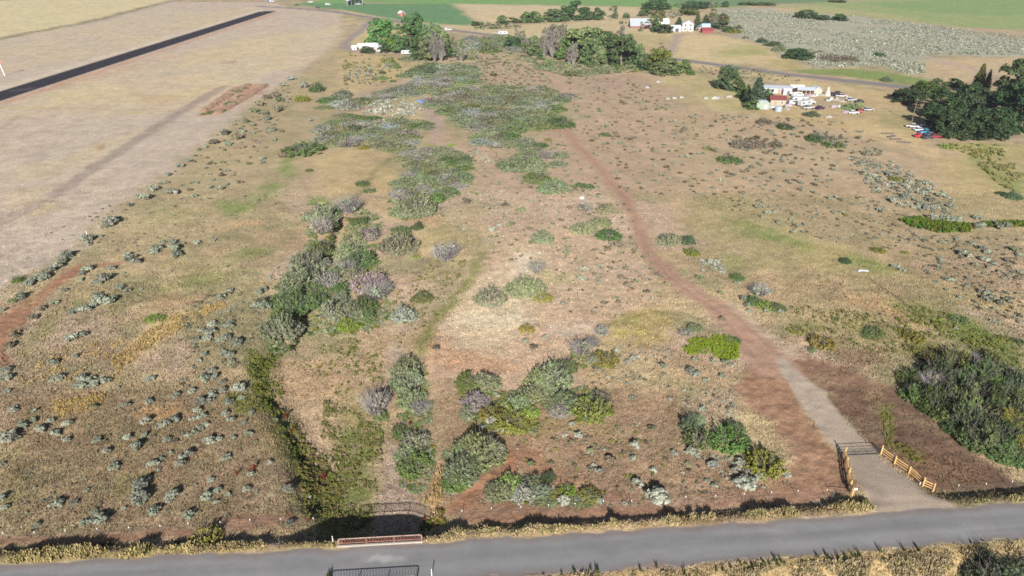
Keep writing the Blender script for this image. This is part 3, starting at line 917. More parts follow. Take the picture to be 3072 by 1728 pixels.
    for i in range(3):                                    # column poplar
        rng = np.random.default_rng(800 + i)
        lob = []
        for k in range(26):
            z = rng.uniform(.12, .95)
            rmax = .4 * (1 - ((z - .42) / .6) ** 2)
            t, e = rng.uniform(0, 2 * math.pi), rng.uniform(0, 1) * max(rmax, .05)
            r = rng.uniform(.1, .17)
            lob.append(((math.cos(t) * e, math.sin(t) * e, z), (r, r, r * .55), rng.uniform(.75, 1.2)))
        V, Fq, T = cloud(lob, 70, .042, rng, .4, .3, 1.8, .4)
        P['column', i] = raw_mesh('crown', V, Fq, T)
        P['column_trunk', i] = trunk(rng, .7, .03, 4, .2, .3, .9)
    return P
PROTO = make_protos()
BARK = mat((.16, .13, .105), .9)
PALE_BARK = mat((.21, .195, .175), .9)
STEM = mat((.19, .17, .165), .9)
DEAD_STEM = mat((.27, .245, .245), .9)
# ------------------------------------------------------------------ labels: each plant is told from its neighbours by what it stands beside
REG = []
LM = [('lime green bush on the west slope', 'D', 1170, 945), ('olive bush by the roadside fence', 'G', 1540, 1130), ('rusty bridge railing', 'H', 290, 1180),
      ('pair of red dock plants', 'G', 1870, 670), ('red dock plant at the gully top', 'G', 2170, 260), ('tall red dock plant by the bridge', 'G', 2450, 730),
      ('dead grey willow in the gully', 'H', 250, 140), ('wooden rail fences', 'I', 1400, 600), ('metal gate', 'I', 1340, 470), ('lime green weed patch by the dirt track', 'F', 230, 1150),
      ('tall green reed bed', 'F', 1950, 230), ('dark green bush in the grass swale', 'F', 1230, 510), ('orange soil windrows', 'A', 1760, 740), ('white marker post at the field edge', 'D', 660, 315),
      ('upper end of the red cut bank', 'D', 600, 540), ('lower end of the red cut bank', 'D', 60, 1060), ('yellow-green bush at the field edge', 'D', 130, 650), ('gold grass streak', 'D', 1150, 1060),
      ('top of the ditch willow row', 'D', 2430, 140), ('foot of the ditch willow row', 'D', 2090, 1020), ('bend of the dirt track', 'F', 60, 720), ('end of the pale gravel lane', 'F', 760, 1230),
      ('thin dark pipe trench', 'F', 1640, 770), ('dark thicket by the lane', 'F', 2100, 1330), ('twin dark bushes by the track', 'F', 60, 400), ('grey willow clump beside the track', 'F', 590, 750),
      ('brown bare spot by the forked bush', 'H', 1280, 560), ('dome-shaped willow', 'H', 1020, 470), ('tall willow pair in the gully', 'H', 570, 430), ('olive bush above the fence', 'I', 620, 590),
      ('green bush pair above the fence', 'I', 200, 390), ('east end of the bridge', 'H', 660, 1050), ('dry creek bed', 'H', 450, 700), ('middle of the gully', 'G', 2350, 420),
      ('wire fence near the west photo edge', 'G', 240, 1140), ('white-capped posts by the bridge', 'G', 1890, 1050), ('olive bushes on the terrace foot', 'H', 1250, 240), ('long willow on the terrace bank', 'E', 1600, 1380),
      ('grey willow pair on the pale terrace', 'E', 1250, 740), ('bare grey ground patch', 'D', 750, 1150), ('dense sagebrush pair on the slope', 'D', 770, 830), ('sagebrush hedge of the field', 'D', 300, 650),
      ('homestead', 'C', 800, 730), ('parked car row', 'C', 1800, 1010), ('grove of dead grey poplars', 'B', 1650, 400), ('dark conifer in the willows', 'B', 415, 830), ('small conifer by the creek track', 'B', 800, 930),
      ('upper end of the dirt track', 'B', 1680, 970), ('blue culvert tarp', 'B', 620, 770), ('green bush on the right flats', 'C', 355, 1190), ('bush west of the reeds', 'F', 1480, 430), ('swale below the willow thicket', 'B', 430, 1200),
      ('round bushes beside the airfield', 'A', 2330, 680), ('island bush by the creek track', 'A', 2290, 1100), ('west end of the roadside grass', 'G', 60, 1280), ('white-grey sagebrush by the fence', 'H', 1670, 880),
      ('big silver sagebrush above the fence', 'H', 2390, 840), ('farthest willow thicket', 'B', 800, 560), ('eastern sagebrush cluster', 'F', 2300, 780), ('olive bush on the terrace', 'E', 1400, 1010)]
LM = [(a, *tpx(k, x, y)) for a, k, x, y in LM]
ORD = ['nearest', 'second', 'third', 'fourth', 'fifth', 'sixth', 'seventh', 'eighth', 'ninth', 'tenth', 'eleventh', 'twelfth', 'thirteenth', 'fourteenth', 'fifteenth', 'sixteenth', 'seventeenth', 'eighteenth', 'nineteenth', 'twentieth']

def reg(o, px, py, w, noun, adj):
    REG.append(dict(o=o, px=px, py=py, w=w, noun=noun, adj=adj))
    return o

def write_labels():
    groups = {}
    nouns = {}
    for r in REG:
        nouns.setdefault(r['noun'], []).append(r['w'])
    for r in REG:
        best = min(LM, key=lambda l: math.hypot(l[1] - r['px'], 1.5 * (l[2] - r['py'])))
        dx, dy = r['px'] - best[1], 1.5 * (r['py'] - best[2])
        r['d'] = math.hypot(dx, dy)
        r['dir'] = ('right of' if dx > 0 else 'left of') if abs(dx) > abs(dy) else ('in front of' if dy > 0 else 'beyond')
        ws = nouns[r['noun']]
        r['size'] = 'large' if r['w'] > np.percentile(ws, 80) else 'small' if r['w'] < np.percentile(ws, 25) else ''
        groups.setdefault((r['noun'], best[0], r['dir']), []).append(r)
    for (noun, lm, dr), rs in groups.items():
        rs.sort(key=lambda r: r['d'])
        for k, r in enumerate(rs):
            nm = ' '.join(x for x in (r['size'], r['adj'], noun) if x)
            if len(rs) == 1:
                s = f"{nm} {dr} the {lm}"
            elif k == 0:
                s = f"{nm} closest {dr} the {lm}"
            else:
                s = f"{nm}, {ORD[min(k, 19)]} {dr} the {lm}"
            r['o']['label'] = s

def leafcol(c, k=.7):
    return tuple(lin(c) * k) + (1.0,)
CK = {'s': ((152, 157, 138), 'silver-grey'), 'w': ((170, 172, 156), 'pale silver'), 'b': ((128, 120, 100), 'brown-grey'), 'g': ((100, 120, 70), 'green'), 'y': ((129, 138, 101), 'grey-green'),
      'o': ((128, 128, 62), 'olive'), 'l': ((132, 152, 66), 'lime green'), 'd': ((80, 100, 62), 'dark green'), 'p': ((148, 148, 128), 'grey-stemmed')}

# ------------------------------------------------------------------ sagebrush
SAGE = parse(
 'G 50,50,60 600,5,110 690,10,80 890,25,40 100,185,90 265,195,60 170,310,110 60,390,180 250,270,70 300,340,120 380,275,70 505,295,90 410,365,110 500,415,70 730,420,90 945,160,90 700,165,80,y 1120,130,90 1330,80,90 1450,50,80 '
 '1100,275,110 1230,305,130 1310,265,110 1600,75,100 1510,130,120 1590,120,80 1490,190,90 1520,240,90 1450,260,70 1700,220,90 1740,265,80 1680,40,80 1800,25,130 1730,130,90 1820,100,70 1450,370,110 1500,335,90 1550,300,80 1400,385,60 '
 '960,395,80 1090,385,80 1010,470,130 1260,415,80 1320,430,70,b 1580,420,110 1650,410,70 1840,290,70 1890,215,80 1880,370,80 1760,400,60 1930,430,50,y 2075,265,60 800,505,80 860,620,110 1400,530,130 1290,515,60 1155,600,110 1220,560,60 '
 '1360,595,100 1710,550,100 1200,640,50 1890,680,70,w 2030,590,70,w 1065,745,160 1110,715,90 650,800,60 440,890,110 560,895,80 390,910,70 1050,850,170 1060,895,90 1300,830,130 1270,870,80 1590,720,70 1560,840,120 1640,800,80 1630,890,60 '
 '1720,830,60 1860,790,80 1170,950,130 1420,985,110 940,935,50 710,960,70 740,1020,170 800,990,90 640,1040,90 270,1060,80 20,850,110 30,930,90 15,600,60 2180,780,120 2190,1050,90 200,970,40 260,780,40 2340,850,60,w '
 'D 505,465,130 460,520,100 415,560,110 370,590,100 330,630,110 270,655,120 210,690,100 660,385,80 640,350,120 690,340,70 760,330,50 660,570,110 620,610,70 610,660,60 790,640,140 730,680,90 840,570,80 930,610,40 1180,420,120 1150,455,90 '
 '1230,375,60 1310,420,120 1300,375,80 1330,465,120 1370,390,60 1480,380,70 1610,360,60 985,490,110 1010,520,110 960,470,80 745,800,120 790,820,150 850,800,90 690,850,110 620,880,130 550,900,80 900,720,80 960,745,70 1070,730,40 730,770,80 '
 '1075,35,130 970,95,70 1290,0,120 1460,25,70 830,215,150 790,250,90 880,190,60 480,740,70 410,830,80 320,870,70,b 160,780,110 90,820,80,y 20,890,70 1665,785,90 1735,740,70 1490,885,50 560,1090,140 620,1075,90 490,1095,60 570,1235,70 '
 '390,1280,110 100,1070,120,b 70,1150,110,b 240,940,100,b 310,880,70,b 430,1400,120 600,1410,130 680,1410,100 740,1430,130 820,1420,60 1130,1405,90 40,1340,100 30,1400,120 1600,990,90 1590,1050,110 1560,1100,100 1520,1040,60 1480,1110,80 1720,1010,100 1740,980,70 1700,1100,110 1780,1130,120 '
 '1650,1110,70 1540,1220,70 1720,1230,110 1740,1280,80 1690,1210,70 1590,1350,100 1540,1400,120 1620,1390,90 1680,1430,70 1500,1270,60 1390,1000,50 1970,820,120,b 2000,850,130 1930,850,90 1960,750,90 2040,640,60 1990,730,80 '
 'A 1150,1420,110 1260,1315,70 1250,1375,60 1420,1210,60 1360,1245,70 1550,1105,60 1700,1000,90,b 1680,985,60 1610,1070,90,b 1720,1080,70 1790,1030,100,b 1830,985,70 1850,910,70,y 1760,935,50 1900,940,60 1910,830,90,y 1960,780,80,b 1990,850,80 '
 '2010,730,80,b 2080,820,110,b 2100,750,90,y 2080,710,80,b 2020,890,80 1900,1000,60 2050,975,80 2120,985,60,b 2340,900,60 2290,640,90 2200,590,80 2140,640,70 2060,1050,60 2130,1170,90,b 1980,1190,60 1970,1220,60 1580,1410,60 1650,1420,80 1700,1390,60 1600,1355,50 1810,1370,60,b 1430,1430,50,b '
 'F 560,105,70 600,100,60 690,150,70 640,150,70 730,225,60 820,205,50 870,255,40 920,240,50 840,300,60 1110,40,70 1160,35,50 1490,130,60 1200,150,50 1235,170,50,o 1500,320,40 1200,350,50 1600,60,90 1680,20,80 1640,45,70 1800,85,80 1840,115,80 1900,110,90 '
 '1960,20,90 1890,60,80 2010,100,60 1960,375,60 2080,355,60 2140,465,110 2100,455,60 2280,420,80 2190,380,60 2300,450,70 2280,500,90 2350,540,60 2210,545,60 1950,510,60 2440,510,70 2550,600,60 2380,600,40 2460,630,50 2500,430,90,y 2540,470,70 2310,565,50 '
 '2020,660,80 1980,650,50 2000,735,50 2150,710,50 2240,745,70 2300,760,90 2340,790,90 2280,800,90 2400,830,90 2450,810,70 2090,790,60 2380,980,50 2340,970,50 2060,1030,50 210,520,70,w 250,540,80,w 170,540,60 230,575,70,w 290,560,70 420,640,80,y 410,685,60 130,640,80,y '
 '290,760,60,y 460,800,80 490,850,70 500,890,50 630,890,60 740,900,60 300,950,60,b 1610,560,80 1660,585,60 300,1385,70 60,1340,110 110,1370,90 180,1420,70 90,1260,60 230,1270,70 330,1280,80 370,1300,60 1880,190,120 1980,200,120 2060,205,110 2230,190,80 2250,255,110 2380,250,110 2450,245,90 '
 'E 1680,840,70 1980,835,60,b 2090,825,50,b 2310,750,70,b 2110,640,70,b 2030,570,60,b 2150,575,60,b 2010,425,70,b 2100,390,100,b 2210,440,60,b 2280,490,50,b 1830,580,90 1810,650,80 1700,455,70,y 1950,680,50 2160,700,80,b 1950,550,60 1420,275,60,b 1280,240,80,y 1240,95,70,b 1360,130,80,y 1660,210,60,b 940,65,90,b '
 '1430,65,50 1720,115,60,b 1440,375,70,y 720,1170,80,b 1450,1170,90,b 1390,1120,70 1540,1090,60 2160,1280,70,w 2200,1250,60 2430,1310,80 2070,1190,60,w 1140,280,70,w 1190,250,60,w 930,280,50,w '
 'H 1450,60,60,w 1130,270,110,w 1060,320,60,w 1220,345,60,w 1540,60,50,w 970,260,50,w 2210,460,110,w 2200,560,80,w 2340,330,80,y 2350,650,80,w 2240,740,110,w 2390,840,220,w 1940,650,80,w 1670,875,130,w 2200,100,70 2480,110,50,w 1790,380,90,w 1740,300,60,w 2030,570,110,b 1930,870,110 1880,500,80,y 2510,520,80,w 1430,600,70,y 1600,420,60,b 1730,430,60,b '
 'I 60,500,110,w 230,605,110,w 440,590,120,w 400,640,90,w 500,740,200,w 420,745,110,w 590,690,110,w 790,680,90,w 180,730,50 240,770,70 150,180,80,w 110,530,70,w 690,690,60 500,650,90,w 40,600,70,y')
RNG = np.random.default_rng(7)
SAGE = [s for s in SAGE]
SAGE.sort(key=lambda s: -s[2] * (1 + .0 * s[1]))
SMALL = []                                                # past the 300 largest: into the scrub
SROOT = []
for i, s in enumerate(SAGE):
    px, py, w = s[:3]
    fl = s[3] if len(s) > 3 else 's'
    x, y, z = at(px, py)
    wm = w * TS * mpp(x, y)
    hm = wm * RNG.uniform(.42, .56)
    x, y, z = at(px, py, .4 * hm)
    if i >= 296:
        SMALL.append((x, y, wm, hm, fl))
        continue
    o = bpy.data.objects.new('sagebrush', PROTO['sage', i % 7])
    COL.objects.link(o)
    if not o.data.materials:
        o.data.materials.append(LEAF)
    o.location = (x, y, z - .04)
    o.rotation_euler = (0, 0, RNG.uniform(0, 6.28))
    o.scale = (wm * .52, wm * .48, hm * 1.05)
    c = np.clip(np.array(CK[fl][0]) * RNG.uniform(.84, 1.14) + RNG.normal(0, 1.8, 3), 20, 245)
    o.color = leafcol(c, .62)
    tag(o, None, 'sagebrush', 'sagebrush bushes on the dry slopes')
    reg(o, px, py, w, 'sagebrush', CK[fl][1])

# ------------------------------------------------------------------ willows and other big shrubs: leaves + stems
def shrub(proto, i, name, cat, group, px, py, w, hr, fl, noun=None, stem=None, dark=1.0):
    x, y, z = at(px, py)
    wm = w * TS * mpp(x, y)
    hm = wm * hr
    x, y, z = at(px, py, .42 * hm)
    n = 4 if proto == 'dead' else 5 if proto == 'brush' else 7
    r = empty(name, (x, y, z - .08), RNG.uniform(0, 6.28))
    nr = 1 if py > 576 else 0
    r.scale = (wm * (.53 if nr else .6), wm * (.5 if nr else .56), hm * (1.02 if nr else .95))
    for part, key, m in (('foliage', (proto, i % n), LEAF), ('stems', (proto + '_stem', i % n), stem or (DEAD_STEM if proto == 'dead' else STEM))):
        o = bpy.data.objects.new(part, PROTO[key])
        COL.objects.link(o)
        if not o.data.materials:
            o.data.materials.append(m)
        o.parent = r
        o.color = leafcol(np.clip(np.array(CK[fl][0]) + RNG.normal(0, 6) + RNG.normal(0, 4, 3), 5, 250), .74 * dark)
    tag(r, None, cat, group)
    reg(r, px, py, w, noun or cat, CK[fl][1])
    return r

WILLOW = parse(
 'D 2430,140,230,y 2530,130,110,d 2420,255,190,p 2330,500,260,y 2260,600,250,y 2190,690,220,y 2150,790,230,g 2220,850,190,g 2090,1010,270,y 2190,1010,170,p 2140,930,200,g 2540,600,160,y 2470,640,170,p 2390,720,170,g 2390,790,190,g 2520,880,190,p 2400,420,180,g 2470,520,150,d 2480,230,120,g '
 'E 60,100,210,p 130,205,120,g 190,300,190,p 90,340,170,y 60,430,210,y 130,490,220,g 430,365,270,y 450,275,150,g 570,250,90,g 30,560,190,p 100,620,190,y 210,660,250,p 260,750,250,p 330,720,150,p 170,830,200,g 70,900,220,y 60,980,170,l 190,930,150,g 790,450,240,p 610,780,140,g 470,905,180,p 0,700,150,g -20,800,160,y '
 '520,1300,260,y 500,1400,240,y 1120,775,220,y 1390,690,260,y 1470,565,150,p 1520,325,160,y 1830,255,180,y 1960,205,150,y 1850,110,130,p 2000,110,130,y 560,90,280,y 470,130,180,y 580,30,240,y 440,30,180,p 700,30,150,g 640,110,140,p '
 '1590,1370,260,y 1690,1300,170,g 1500,1400,200,y 1810,1170,210,p 1900,1130,130,p 1100,1410,200,y 950,1420,180,g 1970,1050,130,p 2480,340,170,p '
 'H 560,90,230,y 600,180,170,p 460,360,140,g 570,430,260,y 560,590,250,g 500,520,180,y 300,230,100,g 1040,470,360,y 900,630,250,y 860,720,190,g 1010,570,210,g 1150,500,180,y 930,480,180,y 1180,790,190,y 1370,800,180,p 1500,790,150,y 1430,740,150,y 1010,110,190,p 960,210,140,y 1330,130,170,y 1420,195,130,l 1700,120,230,y 1430,50,170,y 1640,180,150,p 1540,20,160,y '
 'F 590,740,190,p 540,810,110,g 720,865,110,g 410,630,100,g 90,1010,120,y 20,1060,110,p '
 'B 1300,1220,200,y 1390,1160,160,y 1430,1215,190,y 1480,1320,160,g 1640,1225,110,y 1650,1155,110,y 1550,1165,130,p 1470,1270,120,y 1590,1395,170,y')
for i, s in enumerate(WILLOW):
    px, py, w, fl = s
    dead = fl == 'p'
    shrub('dead' if dead and i % 3 else 'willow', i, 'willow_shrub', 'willow shrub', 'willow shrubs along the creek', px, py, w * 1.1, RNG.uniform(.42, .56) * (1.15 if px < 1010 and py > 576 else 1), fl, 'willow')
shrub('dead', 1, 'willow_shrub', 'willow shrub', 'willow shrubs along the creek', *tpx('H', 250, 140), 290, .7, 'p', 'fanned-out half-dead willow', DEAD_STEM)

def scatter_poly(s, n, seed, mind=0.0):
    P = [plane_at(a, b) for a, b in [p[:2] for p in parse(s)]]
    q = np.array(P)
    rng = np.random.default_rng(seed)
    out = []
    tries = 0
    while len(out) < n and tries < n * 60:
        tries += 1
        # uniform over the picture rather than over the ground would crowd the far end: uniform on the ground
        x, y = rng.uniform(q[:, 0].min(), q[:, 0].max()), rng.uniform(q[:, 1].min(), q[:, 1].max())
        if poly_sd(np.array([x]), np.array([y]), P)[0] > 0:
            continue
        if mind and any((x - a) ** 2 + (y - b) ** 2 < mind ** 2 for a, b in out):
            continue
        out.append((x, y))
    return out

def project(x, y, z):
    dz = z - HCAM
    f = y * math.cos(PITCH) - dz * math.sin(PITCH)
    u = y * math.sin(PITCH) + dz * math.cos(PITCH)
    return 1536 + FPX * x / f, 864 - FPX * u / f

THICKETS = [('A 2430,960 B 0,850 200,860 430,900 440,960 600,1040 470,1100 380,1120 200,1090 0,1090 A 2460,1040', 34, 5.6), ('B 480,1120 740,1080 880,1150 940,1220 900,1340 850,1449 400,1449 480,1300 520,1240 450,1180', 34, 4.6),
            ('B 640,740 900,650 1200,650 1500,640 1720,710 1660,780 1660,940 1500,950 1330,1000 1100,1010 850,930 900,840 680,800', 62, 7.0), ('B 980,1040 1200,990 1350,1040 1530,1090 1450,1120 1300,1100 1100,1100', 12, 5.0),
            ('B 60,760 350,680 640,620 800,540 990,530 1000,610 850,640 560,700 350,730 130,790', 26, 7.0), ('B 480,560 640,480 980,460 990,540 760,600 600,600', 18, 8.0), ('A 2420,760 2576,700 B 60,740 60,800 A 2430,830', 6, 6.0),
            ('B 950,290 1200,250 1420,330 1400,380 1200,370 950,400', 16, 9.0), ('B 430,900 520,880 680,940 640,970 500,950', 6, 5.0)]
k = 0
for ti, (s, n, md) in enumerate(THICKETS):
    for (x, y) in scatter_poly(s, n, 900 + ti, md * .8):
        z = hz(x, y)
        px, py = project(x, y, z + 1.0)
        w = md * RNG.uniform(1.15, 1.7) / mpp(x, y) / TS
        fl = 'yysyypyg'[int(RNG.integers(8))]
        shrub('dead' if fl == 'p' and k % 2 else 'willow', k, 'willow_shrub', 'willow shrub', 'willow shrubs along the creek', px, py, w, RNG.uniform(.24, .34), fl, 'willow')
        k += 1

BRUSH = parse(
 'G 1540,1120,210,o,.75 1500,1180,120,o,.7 1610,1090,90,d,.7 D 1170,945,150,l,.25 130,650,75,g,.8 E 1400,1015,110,o,.7 1520,775,150,o,.5 1990,1240,200,o,.5 2020,305,190,g,.4 1900,1250,120,p,.5 '
 'H 1130,190,190,o,.6 1280,260,260,o,.5 1350,310,150,o,.5 1890,160,290,o,.5 1960,90,170,y,.5 1260,730,170,l,.8 1700,780,130,l,.7 1880,820,160,o,.6 1640,820,110,o,.6 1560,690,120,d,.5 440,330,110,g,.7 '
 'I 120,390,200,g,.75 60,290,150,d,.7 100,260,140,y,.6 350,400,260,g,.65 400,310,150,g,.7 260,390,120,y,.7 620,570,280,o,.62 560,640,110,g,.5 500,420,60,y,.8 '
 'F 40,350,110,d,.7 75,440,110,o,.6 1230,508,90,d,.5 1480,425,100,o,.5 1680,450,60,o,.5 640,840,150,l,.4 1060,1110,190,o,.55 860,1030,130,o,.35 1450,1040,150,g,.4 1740,1070,170,o,.5 1660,1030,100,o,.5 1160,950,60,g,.6 380,1110,120,g,.35 2100,950,150,g,.4 2540,1120,120,g,.5 2440,1100,110,o,.4 2500,15,120,d,.6 2400,0,60,d,.6 1400,1070,110,g,.35 980,1180,70,y,.7 '
 'C 355,1185,150,g,.5 1140,1075,130,g,.45 1010,1030,130,d,.5 1070,1050,90,b,.4 620,905,110,b,.5 780,945,110,d,.45 200,1110,70,o,.5 2000,1090,90,l,.6 975,850,110,d,.45 1290,790,130,y,.55 1620,1340,110,o,.4 1540,590,80,d,.6 450,1080,150,b,.4 560,1080,130,b,.4 700,1080,90,b,.4 '
 'A 2385,650,95,d,.9 2280,725,95,o,.85 2290,1100,260,g,.4 2330,1275,50,g,.8 2540,960,80,o,.6 1600,840,70,g,.5 1530,852,36,g,.8 1660,825,70,g,.5 1740,770,90,g,.4 1820,720,60,g,.5 1780,680,80,y,.4 1850,660,40,g,.5 '
 'B 350,440,85,o,.9 410,480,60,g,1.3 360,490,90,p,.6 310,540,50,d,.7 310,575,70,g,.7 390,605,40,g,.7 1560,1045,50,o,.7 1990,1008,80,g,.5 160,1370,90,g,.6 210,1430,80,g,.5 170,1100,70,o,.7 20,990,90,o,.7 780,690,40,g,.8 890,730,45,o,.8 1850,535,130,y,.5 1760,540,130,g,.5 1680,510,150,y,.5 1950,520,120,y,.5 1550,485,150,y,.5 500,430,110,y,.5 1150,560,50,d,.4 1080,300,70,o,.6 1010,285,50,g,.9 970,430,50,g,.9 965,510,45,g,.9 830,1085,45,l,.9 1690,1390,70,y,.5 1830,1395,130,g,.4 '
 'E 590,70,70,l,.8 470,30,90,d,.6 560,480,60,l,.5 C 370,215,110,d,.5 420,200,60,d,.5 390,225,90,o,.5 480,280,40,d,.6 690,320,110,d,.5 730,360,90,y,.6 600,300,80,d,.5 1490,405,80,d,.5 1100,430,120,b,.4 1230,430,150,b,.5')
for i, s in enumerate(BRUSH):
    px, py, w, fl, hr = s
    nm, cat = ('rabbitbrush', 'rabbitbrush') if fl in 'ol' else ('shrub', 'shrub')
    shrub('brush' if fl in 'olg' else 'willow', i, nm, cat, 'scattered bushes on the flats', px, py, w, hr, fl, 'bush')

# thicket of tall bushes by the lane, cut by the right edge
TH = parse(
 'F 1740,1380,190,g,.8 1880,1420,190,p,.9 1950,1330,240,d,.9 2060,1250,230,o,.7 2250,1360,280,g,.85 2400,1330,250,g,.8 2530,1390,200,d,.9 2090,1420,210,g,.9 1740,1180,110,o,.5 1850,1230,140,o,.6 2350,1240,170,o,.6 2180,1270,150,p,.8 '
 'I 1780,40,210,g,.8 1950,120,250,d,.9 2110,60,290,g,.9 2300,90,260,d,.9 2500,110,250,g,.9 2010,210,220,o,.7 2160,240,290,d,.9 2330,220,250,y,.8 2500,250,240,o,.8 2080,320,190,g,.7 2250,380,250,g,.8 2420,350,250,d,.9 2560,420,200,o,.9 2420,490,210,g,.7 2540,550,160,g,.7 2640,200,260,d,.9 2640,420,240,d,.9 1860,180,120,l,.6 2330,470,150,l,.6')
for i, s in enumerate(TH):
    px, py, w, fl, hr = s
    shrub('dead' if fl == 'p' else 'willow', i, 'thicket_shrub', 'thicket shrub', 'tall bushes in the thicket by the lane', px, py, w * 1.1, hr * .8 * RNG.uniform(.75, 1.3), fl, 'thicket bush', None, .82)
for px, py, w, fl in parse('I 2390,1420,420,d 2560,1380,260,d 2180,1420,160,y'):
    shrub('willow', int(px), 'roadside_shrub', 'roadside shrub', None, px, py, w, .6, fl, 'roadside bush')

# red dock, single stalks
for px, py, w in parse('G 1925,650,50 1790,690,32 2165,255,36 2210,360,24 2450,720,52 2330,1040,30 H 335,255,22 520,310,28 215,475,20 620,1030,30 895,505,26 D 2270,950,40'):
    x, y, z = at(px, py)
    rng = np.random.default_rng(int(px))
    wm = w * TS * mpp(x, y)
    V1, F1 = sticks(rng, 16, .38, .6, 1.15, .03, base=.2, kink=.08)
    V2, F2, T2 = cloud([((rng.normal() * .2, rng.normal() * .2, rng.uniform(.4, 1.05)), (.14, .14, .3), 1) for _ in range(8)], 22, .12, rng)
    V, Fq = np.concatenate([V1, V2]), np.concatenate([F1, F2 + len(V1)])
    o = obj('dock_plant', raw_mesh('dock_plant', V * wm, Fq, np.ones(len(V)) * .9), LEAF)
    o.location = (x, y, z)
    o.color = leafcol((150, 62, 36), .45)
    tag(o, None, 'dock plant', 'rust red dock stalks')
    reg(o, px, py, w, 'dock plant', 'rust red')

# ------------------------------------------------------------------ trees
TREES = parse(
 'B 310,370,165,150,tree,g 440,400,120,190,column,g 530,395,150,115,tree,d 395,395,95,290,tree,l 610,440,190,300,tree,d 690,430,110,165,dying,y 755,465,90,270,dying,p 705,470,90,250,dying,p 805,440,70,270,column,d 910,465,90,310,dying,y 870,440,70,320,column,y 640,400,80,260,dying,y 200,400,90,350,tree,d 320,400,60,320,tree,d '
 '1290,365,110,270,tree,d 1370,340,80,240,dying,y 1330,300,50,200,dying,p 1600,440,140,200,dying,p 1655,450,120,190,dying,p 1560,400,110,215,dying,p 1440,410,110,300,dying,p 1500,450,60,370,column,g 1470,420,100,280,dying,y 1530,430,100,240,dying,p 1620,410,110,210,dying,y 1680,420,110,230,dying,y 1860,450,140,230,dying,y 1970,430,110,260,dying,p 2060,450,120,270,tree,y 1790,440,120,240,dying,y 660,430,110,230,dying,y 730,440,110,215,dying,y 780,430,100,260,dying,p 840,430,90,290,dying,y 660,455,120,310,tree,y 1400,380,90,320,dying,y 1700,450,130,280,tree,g 1750,490,80,330,dying,p 1720,480,70,360,dying,p 1830,470,200,210,tree,y 1930,470,180,240,tree,d 1990,470,140,250,tree,y 2110,500,190,270,tree,d 2115,330,90,170,dying,b 2190,485,120,330,tree,g 2040,480,120,300,tree,d 1890,490,120,300,tree,g 1950,490,90,330,dying,y 2260,450,60,340,dying,b '
 '2300,525,120,420,tree,d 2350,520,100,400,dying,y 2400,535,120,375,tree,o 2415,400,60,330,dying,b 2450,560,190,450,tree,y 2540,545,150,470,tree,y 2290,520,60,460,tree,o '
 '1210,185,80,120,tree,g 1300,170,110,135,tree,g 1430,170,130,85,tree,g 1590,150,120,70,tree,y 1640,160,150,80,tree,g 1750,150,150,15,tree,d 1700,140,100,40,tree,y 1835,150,120,60,tree,d 1940,150,95,65,tree,d 2060,140,75,45,column,y 1010,195,60,160,tree,d 1500,165,60,110,column,g 2150,135,60,100,tree,y '
 '2380,72,175,2,tree,d 2300,105,90,70,tree,g 2360,235,115,125,column,g 2390,190,80,85,tree,o 2430,245,140,185,tree,d 2260,240,34,168,column,g 2545,205,70,130,conifer,d 2270,120,70,90,tree,y '
 'C 60,70,110,12,tree,d 140,65,110,10,tree,d 200,62,80,15,dying,p 320,52,60,10,tree,d 105,225,80,105,conifer,d 170,190,75,112,conifer,d 220,195,100,75,dying,o 290,160,110,105,tree,o 285,212,160,162,tree,g 40,110,140,70,tree,o 870,442,190,372,tree,d 800,440,90,385,tree,d 930,135,140,80,tree,d 1050,148,110,115,tree,d 1185,158,110,108,tree,d 890,130,80,90,tree,y 1170,15,110,0,tree,d 500,35,150,15,tree,y 620,38,130,18,tree,y '
 '330,680,120,505,tree,d 410,690,100,580,tree,d 480,770,80,640,conifer,d 550,800,160,590,conifer,d 640,760,90,680,tree,d 530,820,110,760,tree,g 290,670,70,600,tree,g 10,545,90,455,tree,g 65,565,55,530,tree,g 450,740,80,680,tree,d '
 '1700,780,170,670,tree,d 1800,770,200,620,tree,g 1900,740,180,610,tree,g 2045,650,110,598,tree,d 2210,720,120,490,conifer,o 2275,710,70,530,conifer,d 1950,900,240,690,tree,d 2100,870,230,640,tree,d 2200,860,200,660,tree,d 1880,960,180,800,tree,d 2000,1030,220,850,tree,d 2130,1040,220,850,tree,d 2280,1045,250,830,tree,d 2400,1045,210,830,tree,d 2480,980,160,800,tree,d 2480,800,200,470,tree,g 2580,820,180,440,tree,d 2400,790,160,660,tree,d 2540,1000,170,700,tree,d 2350,950,150,830,tree,d 1640,740,100,680,tree,d 2470,900,200,640,tree,d 2660,950,240,600,tree,d')
TC = {'g': (98, 122, 74), 'd': (76, 98, 62), 'l': (108, 134, 52), 'y': (112, 126, 84), 'p': (122, 118, 101), 'b': (118, 110, 84), 'o': (108, 112, 58)}
TADJ = {'g': 'green', 'd': 'dark green', 'l': 'bright green', 'y': 'grey-green', 'p': 'dead grey', 'b': 'brown', 'o': 'olive'}
TN = {'tree': ('broadleaf_tree', 'broadleaf tree'), 'dying': ('poplar_tree', 'thin poplar'), 'column': ('poplar_tree', 'slender poplar'), 'conifer': ('conifer_tree', 'conifer')}
